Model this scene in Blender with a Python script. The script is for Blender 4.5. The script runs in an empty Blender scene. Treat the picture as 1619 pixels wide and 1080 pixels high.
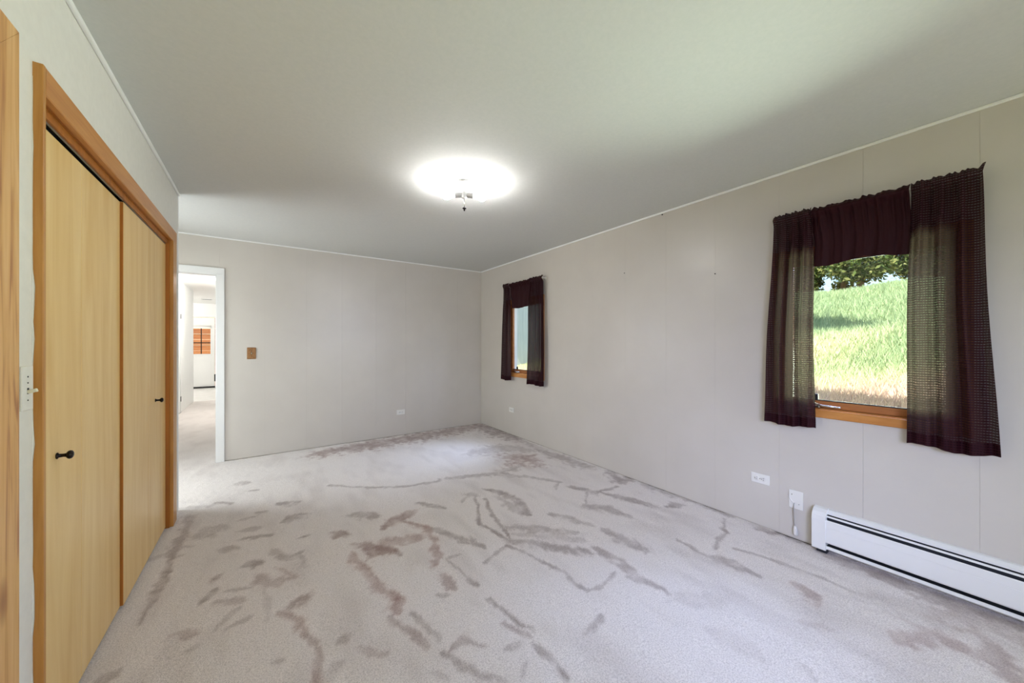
import bpy, bmesh, math, random
import numpy as np
from mathutils import Vector, Matrix, noise

random.seed(7)
rng = np.random.default_rng(7)
SC = bpy.context.scene
COL = SC.collection
PI = math.pi

# ------------------------------------------------------------ room measures (metres)
H = 2.44            # ceiling height
XR = 2.868          # right wall face
YB = 4.974          # back wall face
XL = -0.54          # closet wall face
YF = -2.60          # wall behind the camera
YE = 3.718          # end of the closet wall
CAM_H = 1.287

# ------------------------------------------------------------ camera
cd = bpy.data.cameras.new('camera')
cam = bpy.data.objects.new('camera', cd)
COL.objects.link(cam)
cd.sensor_width = 36.0
cd.lens = 561.94 / 1619.0 * 36.0
cd.shift_y = 3.2 / 1619.0
cd.clip_start = 0.02
cam.location = (0, 0, CAM_H)
cam.rotation_euler = (PI / 2, 0, -math.radians(34.948))
SC.camera = cam

# ------------------------------------------------------------ exposure, sky, sun, window light
SC.view_settings.view_transform = 'Standard'
SC.view_settings.look = 'None'
SC.view_settings.gamma = 1.0
SC.view_settings.use_curve_mapping = False
SC.view_settings.exposure = 0.17

W = bpy.data.worlds.new('sky')
SC.world = W
W.use_nodes = True
wn = W.node_tree.nodes
wn.clear()
sky = wn.new('ShaderNodeTexSky')
sky.sky_type = 'NISHITA'
sky.sun_disc = False
sky.sun_elevation = math.radians(50)
sky.sun_rotation = math.radians(-40)
sky.air_density = 1.0
sky.dust_density = 1.5
bgn = wn.new('ShaderNodeBackground')
bgn.inputs['Strength'].default_value = 0.3
wo = wn.new('ShaderNodeOutputWorld')
W.node_tree.links.new(sky.outputs[0], bgn.inputs[0])
W.node_tree.links.new(bgn.outputs[0], wo.inputs[0])

def lamp(name, kind, loc, energy, color=(1, 1, 1), target=None, **kw):
    d = bpy.data.lights.new(name, kind)
    d.energy = energy
    d.color = color
    for k, v in kw.items():
        setattr(d, k, v)
    o = bpy.data.objects.new(name, d)
    COL.objects.link(o)
    o.location = loc
    if target is not None:
        o.rotation_euler = (Vector(target) - Vector(loc)).to_track_quat('-Z', 'Y').to_euler()
    return o

# the sun stands over the house, so no direct sun enters these windows
lamp('sun', 'SUN', (0, 0, 8), 12.0, (1.0, 0.95, 0.88), target=(0.55, 0.12, 8 - 0.83), angle=0.009)
# fill lamps added at an unseen rear window: cool light falls, warm light rises
lamp('rear_sky_fill', 'AREA', (2.0, YF - 0.16, 1.75), 9, (0.42, 0.50, 1.0), target=(1.2, 5.0, 0.2),
     shape='RECTANGLE', size=1.5, size_y=0.7, spread=math.radians(60))
# cool fill lamp added at an unseen window left of the viewpoint
lamp('side_sky_fill', 'AREA', (XL - 0.20, -1.35, 1.70), 14, (0.56, 0.62, 1.0), target=(2.87, 1.45, 0.10),
     shape='RECTANGLE', size=1.2, size_y=0.7, spread=math.radians(56))
lamp('rear_lawn_fill', 'AREA', (2.0, YF - 0.16, 0.95), 26, (1.0, 0.97, 0.74), target=(0.5, 2.6, 2.6),
     shape='RECTANGLE', size=1.5, size_y=0.6, spread=math.radians(160))
# daylight through the right windows: sky light falling in, green light thrown up from the slope
lamp('near_window_sky', 'AREA', (XR + 1.6, 0.40, 2.45), 50, (0.45, 0.56, 1.0), target=(0.4, 1.5, 0.2),
     shape='RECTANGLE', size=2.0, size_y=0.9, spread=math.radians(90))
lamp('near_window_slope', 'AREA', (XR + 1.1, 0.50, 1.0), 66, (0.86, 1.0, 0.82), target=(0.0, 1.0, 2.2),
     shape='RECTANGLE', size=1.8, size_y=0.5, spread=math.radians(100))
lamp('far_window_sky', 'AREA', (XR + 1.6, 3.82, 3.1), 55, (0.55, 0.65, 1.0), target=(1.2, 3.4, 0.0),
     shape='RECTANGLE', size=2.0, size_y=1.2, spread=math.radians(80))
# fill lamp added at an unseen nook window round the closet corner
lamp('nook_fill', 'AREA', (-1.80, 4.34, 1.35), 34, (0.90, 0.95, 1.0), target=(1.6, 2.2, 0.6),
     shape='RECTANGLE', size=0.8, size_y=1.0, spread=math.radians(160))

# ------------------------------------------------------------ mesh helpers
class MB:
    """Collects boxes, tubes, lathes and grids and links them as one mesh object."""
    def __init__(self):
        self.v = []; self.f = []; self.smooth = []
    def add(self, verts, faces, smooth=False):
        b = len(self.v)
        self.v += [tuple(p) for p in verts]
        self.f += [tuple(i + b for i in q) for q in faces]
        self.smooth += [smooth] * len(faces)
    def box(self, lo, hi, bev=0.0, rot=None, at=None):
        x0, y0, z0 = lo; x1, y1, z1 = hi
        if bev > 0:
            bm = bmesh.new()
            bmesh.ops.create_cube(bm, size=1)
            for v in bm.verts:
                v.co = Vector(((x0 + x1) / 2 + v.co.x * (x1 - x0), (y0 + y1) / 2 + v.co.y * (y1 - y0), (z0 + z1) / 2 + v.co.z * (z1 - z0)))
            bmesh.ops.bevel(bm, geom=list(bm.edges), offset=bev, segments=2, profile=0.5, affect='EDGES')
            bm.verts.index_update()
            vs = [v.co.copy() for v in bm.verts]
            fs = [[v.index for v in f.verts] for f in bm.faces]
            bm.free()
        else:
            vs = [Vector(p) for p in ((x0,y0,z0),(x1,y0,z0),(x1,y1,z0),(x0,y1,z0),(x0,y0,z1),(x1,y0,z1),(x1,y1,z1),(x0,y1,z1))]
            fs = [(0,3,2,1),(4,5,6,7),(0,1,5,4),(1,2,6,5),(2,3,7,6),(3,0,4,7)]
        if rot is not None:
            p = Vector(at) if at is not None else Vector(((x0+x1)/2,(y0+y1)/2,(z0+z1)/2))
            vs = [rot @ (v - p) + p for v in vs]
        self.add(vs, fs)
        return self
    def tube(self, pts, r, n=10, caps=True):
        pts = [Vector(p) for p in pts]
        rs = r if isinstance(r, (list, tuple)) else [r] * len(pts)
        rings = []
        up = None
        for i, p in enumerate(pts):
            d = (pts[min(i + 1, len(pts) - 1)] - pts[max(i - 1, 0)]).normalized()
            if up is None:
                up = Vector((0, 0, 1)) if abs(d.z) < 0.9 else Vector((1, 0, 0))
            a = d.cross(up).normalized(); b = a.cross(d).normalized(); up = b
            rings.append([p + a * math.cos(2*PI*k/n) * rs[i] + b * math.sin(2*PI*k/n) * rs[i] for k in range(n)])
        vs = [q for R in rings for q in R]
        fs = []
        for i in range(len(pts) - 1):
            for k in range(n):
                fs.append((i*n+k, i*n+(k+1)%n, (i+1)*n+(k+1)%n, (i+1)*n+k))
        if caps:
            fs.append(tuple(range(n))[::-1]); fs.append(tuple((len(pts)-1)*n+k for k in range(n)))
        self.add(vs, fs, True)
        return self
    def lathe(self, prof, origin, axis, n=24):
        """prof: (radius, height) along axis."""
        ax = Vector(axis).normalized()
        a = ax.cross(Vector((0, 0, 1)) if abs(ax.z) < 0.9 else Vector((1, 0, 0))).normalized()
        b = ax.cross(a)
        o = Vector(origin)
        vs = []; fs = []
        for r, h in prof:
            for k in range(n):
                t = 2*PI*k/n
                vs.append(o + ax*h + (a*math.cos(t) + b*math.sin(t))*r)
        for i in range(len(prof) - 1):
            for k in range(n):
                fs.append((i*n+k, i*n+(k+1)%n, (i+1)*n+(k+1)%n, (i+1)*n+k))
        fs.append(tuple(range(n))[::-1]); fs.append(tuple((len(prof)-1)*n+k for k in range(n)))
        self.add(vs, fs, True)
        return self
    def extrude_y(self, prof, y0, y1):
        """closed (x,z) outline swept along Y."""
        n = len(prof)
        vs = [(x, y0, z) for x, z in prof] + [(x, y1, z) for x, z in prof]
        fs = [(i, (i+1) % n, n+(i+1) % n, n+i) for i in range(n)]
        fs += [tuple(range(n))[::-1], tuple(range(n, 2*n))]
        self.add(vs, fs)
        return self
    def build(self, name, mat, parent=None, fix=True):
        me = bpy.data.meshes.new(name)
        me.from_pydata([tuple(v) for v in self.v], [], self.f)
        me.polygons.foreach_set('use_smooth', self.smooth)
        me.materials.append(mat)
        me.update()
        if fix:
            bm = bmesh.new(); bm.from_mesh(me)
            bmesh.ops.recalc_face_normals(bm, faces=bm.faces)
            bm.to_mesh(me); bm.free()
        o = bpy.data.objects.new(name, me)
        COL.objects.link(o)
        if parent is not None:
            o.parent = parent
            if parent.type == 'EMPTY':
                o.matrix_parent_inverse = Matrix.Translation(parent.location).inverted()
        return o

def thing(name, label, cat, loc=(0, 0, 0), group=None, kind=None):
    o = bpy.data.objects.new(name, None)
    o.empty_display_size = 0.1
    COL.objects.link(o)
    o.location = loc
    return tag(o, label, cat, group, kind)

def tag(o, label=None, cat=None, group=None, kind=None):
    if label: o['label'] = label
    if cat: o['category'] = cat
    if group: o['group'] = group
    if kind: o['kind'] = kind
    return o

def struct(o, label, cat):
    return tag(o, label, cat, None, 'structure')

# ------------------------------------------------------------ materials
def mat(name, col, rough=0.6, metal=0.0, spec=0.5, **kw):
    m = bpy.data.materials.new(name)
    m.use_nodes = True
    b = m.node_tree.nodes['Principled BSDF']
    b.inputs['Base Color'].default_value = (*col, 1)
    b.inputs['Roughness'].default_value = rough
    b.inputs['Metallic'].default_value = metal
    b.inputs['Specular IOR Level'].default_value = spec
    for k, v in kw.items():
        b.inputs[k].default_value = v
    return m

def nodes(m):
    return m.node_tree.nodes, m.node_tree.links, m.node_tree.nodes['Principled BSDF']

def add_noise(m, c1, c2, scale=(1, 1, 1), nscale=5.0, detail=4.0, rough=0.55, lo=0.3, hi=0.7, bump=0.0, distort=0.0, bdist=0.002):
    N, L, b = nodes(m)
    tc = N.new('ShaderNodeTexCoord'); mp = N.new('ShaderNodeMapping')
    mp.inputs['Scale'].default_value = scale
    L.new(tc.outputs['Object'], mp.inputs[0])
    nz = N.new('ShaderNodeTexNoise')
    nz.inputs['Scale'].default_value = nscale; nz.inputs['Detail'].default_value = detail
    nz.inputs['Roughness'].default_value = rough; nz.inputs['Distortion'].default_value = distort
    L.new(mp.outputs[0], nz.inputs['Vector'])
    cr = N.new('ShaderNodeValToRGB')
    cr.color_ramp.elements[0].position = lo; cr.color_ramp.elements[1].position = hi
    cr.color_ramp.elements[0].color = (*c1, 1); cr.color_ramp.elements[1].color = (*c2, 1)
    L.new(nz.outputs['Fac'], cr.inputs[0]); L.new(cr.outputs[0], b.inputs['Base Color'])
    if bump:
        bp = N.new('ShaderNodeBump'); bp.inputs['Strength'].default_value = bump; bp.inputs['Distance'].default_value = bdist
        L.new(nz.outputs['Fac'], bp.inputs['Height']); L.new(bp.outputs[0], b.inputs['Normal'])
    return m

def srgb(r, g, b):
    f = lambda c: (c / 255 / 12.92) if c / 255 <= 0.04045 else ((c / 255 + 0.055) / 1.055) ** 2.4
    return (f(r), f(g), f(b))

M = {}
M['wall'] = add_noise(mat('wall_paint', srgb(204, 198, 189), 0.33, spec=0.5), srgb(203, 197, 188), srgb(208, 202, 193), nscale=2.5, bump=0.05)
M['wallgap'] = mat('panel_backing', srgb(190, 183, 170), 0.8)
M['closetwall'] = add_noise(mat('closet_wall_paint', srgb(214, 211, 203), 0.6), srgb(226, 223, 215), srgb(231, 228, 220), nscale=30, bump=0.05)
M['ceiling'] = add_noise(mat('ceiling_paint', srgb(212, 212, 208), 0.8, spec=0.2), srgb(209, 210, 206), srgb(214, 214, 210), nscale=60, bump=0.08)
M['white'] = mat('white_gloss', srgb(232, 232, 230), 0.3)
M['trim'] = mat('white_bead', srgb(246, 246, 244), 0.3)
M['plastic'] = mat('white_plastic', srgb(232, 230, 224), 0.35)
M['dark'] = mat('dark_metal', srgb(30, 27, 26), 0.35, 0.6)
M['slot'] = mat('dark_slot', srgb(30, 34, 42), 0.6)
M['chrome'] = mat('chrome', srgb(190, 190, 188), 0.2, 1.0)
M['black'] = mat('black_rubber', srgb(20, 20, 20), 0.6)
M['birch'] = add_noise(mat('birch_veneer', srgb(196, 160, 100), 0.42), srgb(221, 178, 106), srgb(238, 205, 144), scale=(4, 4, 0.35), nscale=3.2, detail=5, distort=0.6, lo=0.28, hi=0.72)
M['oak'] = add_noise(mat('stained_casing', srgb(188, 130, 60), 0.4), srgb(176, 116, 46), srgb(204, 148, 76), scale=(9, 9, 0.6), nscale=4, detail=5, distort=0.4)
M['oakh'] = add_noise(mat('stained_header', srgb(188, 130, 60), 0.4), srgb(176, 112, 48), srgb(204, 144, 78), scale=(9, 0.6, 9), nscale=4, detail=5, distort=0.4)
M['jamb'] = add_noise(mat('jamb_wood', srgb(160, 95, 25), 0.45), srgb(150, 88, 22), srgb(182, 112, 38), scale=(9, 9, 0.6), nscale=4, detail=5)
M['track'] = mat('track_metal', srgb(150, 150, 146), 0.4, 0.8)
M['winwood'] = add_noise(mat('window_wood', srgb(196, 132, 66), 0.4), srgb(182, 116, 52), srgb(208, 146, 80), scale=(6, 0.8, 6), nscale=5, detail=4)
M['winsash'] = add_noise(mat('sash_wood', srgb(170, 108, 60), 0.4), srgb(158, 96, 48), srgb(184, 122, 70), scale=(6, 0.8, 6), nscale=5, detail=4)

# knotty pine: long grain plus round knots
def pine():
    m = mat('knotty_pine', srgb(205, 150, 90), 0.4)
    N, L, b = nodes(m)
    tc = N.new('ShaderNodeTexCoord')
    mp = N.new('ShaderNodeMapping'); mp.inputs['Scale'].default_value = (14, 14, 0.9)
    L.new(tc.outputs['Object'], mp.inputs[0])
    nz = N.new('ShaderNodeTexNoise'); nz.inputs['Scale'].default_value = 2.2; nz.inputs['Detail'].default_value = 4; nz.inputs['Distortion'].default_value = 1.1
    L.new(mp.outputs[0], nz.inputs['Vector'])
    cr = N.new('ShaderNodeValToRGB')
    e = cr.color_ramp.elements
    e[0].position = 0.30; e[0].color = (*srgb(158, 92, 40), 1)
    e[1].position = 0.72; e[1].color = (*srgb(226, 182, 122), 1)
    k = e.new(0.48); k.color = (*srgb(212, 160, 96), 1)
    L.new(nz.outputs['Fac'], cr.inputs[0])
    mp2 = N.new('ShaderNodeMapping'); mp2.inputs['Scale'].default_value = (7, 7, 2.6)
    L.new(tc.outputs['Object'], mp2.inputs[0])
    vo = N.new('ShaderNodeTexVoronoi'); vo.inputs['Scale'].default_value = 1.0
    L.new(mp2.outputs[0], vo.inputs['Vector'])
    r2 = N.new('ShaderNodeValToRGB'); r2.color_ramp.elements[0].position = 0.06; r2.color_ramp.elements[1].position = 0.2
    r2.color_ramp.elements[0].color = (1, 1, 1, 1); r2.color_ramp.elements[1].color = (0, 0, 0, 1)
    L.new(vo.outputs['Distance'], r2.inputs[0])
    mx = N.new('ShaderNodeMixRGB'); mx.inputs[2].default_value = (*srgb(130, 66, 26), 1)
    L.new(r2.outputs[0], mx.inputs[0]); L.new(cr.outputs[0], mx.inputs[1])
    L.new(mx.outputs[0], b.inputs['Base Color'])
    return m
M['pine'] = pine()

# carpet: colour follows the nap (brush marks and painted heater shade stored on the mesh), plus fine speckle and pile relief
def carpet_mat():
    m = mat('carpet_pile', srgb(205, 198, 192), 0.95, spec=0.1)
    N, L, b = nodes(m)
    b.inputs['Sheen Weight'].default_value = 0.15
    at = N.new('ShaderNodeAttribute'); at.attribute_name = 'nap'
    at2 = N.new('ShaderNodeAttribute'); at2.attribute_name = 'soil_shade'
    tc = N.new('ShaderNodeTexCoord')
    n1 = N.new('ShaderNodeTexNoise'); n1.inputs['Scale'].default_value = 170; n1.inputs['Detail'].default_value = 2
    L.new(tc.outputs['Object'], n1.inputs['Vector'])
    sp = N.new('ShaderNodeValToRGB')
    sp.color_ramp.elements[0].position = 0.30; sp.color_ramp.elements[0].color = (*srgb(206, 198, 193), 1)
    sp.color_ramp.elements[1].position = 0.62; sp.color_ramp.elements[1].color = (*srgb(238, 231, 226), 1)
    L.new(n1.outputs['Fac'], sp.inputs[0])
    mx = N.new('ShaderNodeMixRGB'); mx.blend_type = 'MULTIPLY'; mx.inputs[2].default_value = (*srgb(188, 180, 177), 1)
    L.new(at.outputs['Fac'], mx.inputs[0]); L.new(sp.outputs[0], mx.inputs[1])
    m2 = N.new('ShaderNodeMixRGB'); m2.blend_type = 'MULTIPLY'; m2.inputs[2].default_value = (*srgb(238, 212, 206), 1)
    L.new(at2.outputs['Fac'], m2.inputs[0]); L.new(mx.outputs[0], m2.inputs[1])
    L.new(m2.outputs[0], b.inputs['Base Color'])
    n2 = N.new('ShaderNodeTexNoise'); n2.inputs['Scale'].default_value = 260; n2.inputs['Detail'].default_value = 2
    L.new(tc.outputs['Object'], n2.inputs['Vector'])
    bp = N.new('ShaderNodeBump'); bp.inputs['Strength'].default_value = 0.7; bp.inputs['Distance'].default_value = 0.004
    L.new(n2.outputs['Fac'], bp.inputs['Height']); L.new(bp.outputs[0], b.inputs['Normal'])
    return m
M['carpet'] = carpet_mat()
M['vinyl'] = add_noise(mat('white_vinyl', srgb(232, 230, 226), 0.25), srgb(224, 222, 216), srgb(238, 236, 232), nscale=6)

def glass():
    m = bpy.data.materials.new('window_glass'); m.use_nodes = True
    N = m.node_tree.nodes; L = m.node_tree.links; N.clear()
    out = N.new('ShaderNodeOutputMaterial'); mix = N.new('ShaderNodeMixShader')
    tr = N.new('ShaderNodeBsdfTransparent'); gl = N.new('ShaderNodeBsdfGlossy'); lw = N.new('ShaderNodeLayerWeight'); pw = N.new('ShaderNodeMath'); fr = N.new('ShaderNodeMath')
    tr.inputs[0].default_value = (0.96, 0.985, 0.97, 1); gl.inputs['Roughness'].default_value = 0.02; pw.operation = 'POWER'; pw.inputs[1].default_value = 5.0; fr.operation = 'MULTIPLY_ADD'; fr.inputs[1].default_value = 0.5; fr.inputs[2].default_value = 0.03
    L.new(lw.outputs['Facing'], pw.inputs[0]); L.new(pw.outputs[0], fr.inputs[0])
    L.new(fr.outputs[0], mix.inputs[0]); L.new(tr.outputs[0], mix.inputs[1]); L.new(gl.outputs[0], mix.inputs[2]); L.new(mix.outputs[0], out.inputs[0])
    return m
M['glass'] = glass()

def cloth():
    """burgundy woven cloth: dark threads with fine open weave between the weft rows."""
    m = bpy.data.materials.new('burgundy_weave'); m.use_nodes = True
    N = m.node_tree.nodes; L = m.node_tree.links
    b = N['Principled BSDF']; out = N['Material Output']
    b.inputs['Base Color'].default_value = (*srgb(48, 15, 24), 1); b.inputs['Roughness'].default_value = 0.6
    b.inputs['Specular IOR Level'].default_value = 0.12; b.inputs['Sheen Weight'].default_value = 0.03; b.inputs['Sheen Tint'].default_value = (*srgb(150, 80, 90), 1)
    tc = N.new('ShaderNodeTexCoord')
    sx = N.new('ShaderNodeSeparateXYZ'); L.new(tc.outputs['Object'], sx.inputs[0])
    def wave(sock, period, duty, seed):
        nz = N.new('ShaderNodeTexNoise'); nz.inputs['Scale'].default_value = 14 + seed; nz.inputs['Detail'].default_value = 2
        L.new(tc.outputs['Object'], nz.inputs['Vector'])
        mw = N.new('ShaderNodeMath'); mw.operation = 'MULTIPLY'; mw.inputs[1].default_value = 0.9; L.new(nz.outputs['Fac'], mw.inputs[0])
        d = N.new('ShaderNodeMath'); d.operation = 'MULTIPLY_ADD'; d.inputs[1].default_value = 1 / period
        L.new(sock, d.inputs[0]); L.new(mw.outputs[0], d.inputs[2])
        fr = N.new('ShaderNodeMath'); fr.operation = 'FRACT'; L.new(d.outputs[0], fr.inputs[0])
        lt = N.new('ShaderNodeMath'); lt.operation = 'LESS_THAN'; lt.inputs[1].default_value = duty; L.new(fr.outputs[0], lt.inputs[0])
        return lt.outputs[0]
    rows = wave(sx.outputs['Z'], 0.0125, 0.36, 0)
    cols = wave(sx.outputs['Y'], 0.009, 0.72, 5)
    mu = N.new('ShaderNodeMath'); mu.operation = 'MULTIPLY'; L.new(rows, mu.inputs[0]); L.new(cols, mu.inputs[1])
    op = N.new('ShaderNodeMath'); op.operation = 'MULTIPLY_ADD'; op.inputs[1].default_value = 0.15; op.inputs[2].default_value = 0.004
    L.new(mu.outputs[0], op.inputs[0])
    tl = N.new('ShaderNodeBsdfTranslucent'); tl.inputs[0].default_value = (*srgb(72, 64, 52), 1)
    m1 = N.new('ShaderNodeMixShader'); m1.inputs[0].default_value = 0.25
    L.new(b.outputs[0], m1.inputs[1]); L.new(tl.outputs[0], m1.inputs[2])
    tr = N.new('ShaderNodeBsdfTransparent')
    m2 = N.new('ShaderNodeMixShader'); L.new(op.outputs[0], m2.inputs[0]); L.new(m1.outputs[0], m2.inputs[1]); L.new(tr.outputs[0], m2.inputs[2])
    L.new(m2.outputs[0], out.inputs[0])
    return m
M['cloth'] = cloth()
M['lining'] = mat('burgundy_valance', srgb(46, 16, 21), 0.6, spec=0.12)
M['hem'] = mat('burgundy_hem', srgb(48, 15, 22), 0.6)

def emit(name, col, strength):
    m = bpy.data.materials.new(name); m.use_nodes = True
    N = m.node_tree.nodes; L = m.node_tree.links; N.clear()
    e = N.new('ShaderNodeEmission'); o = N.new('ShaderNodeOutputMaterial')
    e.inputs[0].default_value = (*col, 1); e.inputs[1].default_value = strength
    L.new(e.outputs[0], o.inputs[0])
    return m
M['bulb'] = emit('lit_bulb', (1.0, 0.985, 0.985), 180.0)
M['globe'] = emit('lit_globe', (1.0, 0.97, 0.92), 215.0)
M['cord'] = mat('grey_cord', srgb(176, 172, 168), 0.5)
M['bronze'] = add_noise(mat('bronze_plate', srgb(150, 108, 62), 0.4, 0.2), srgb(134, 92, 50), srgb(166, 122, 76), nscale=60)
M['ivory'] = mat('ivory_toggle', srgb(226, 218, 190), 0.4)
M['fin'] = mat('fin_metal', srgb(62, 66, 72), 0.45, 0.6)
M['fixture'] = mat('fixture_grey', srgb(205, 205, 205), 0.4)
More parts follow.
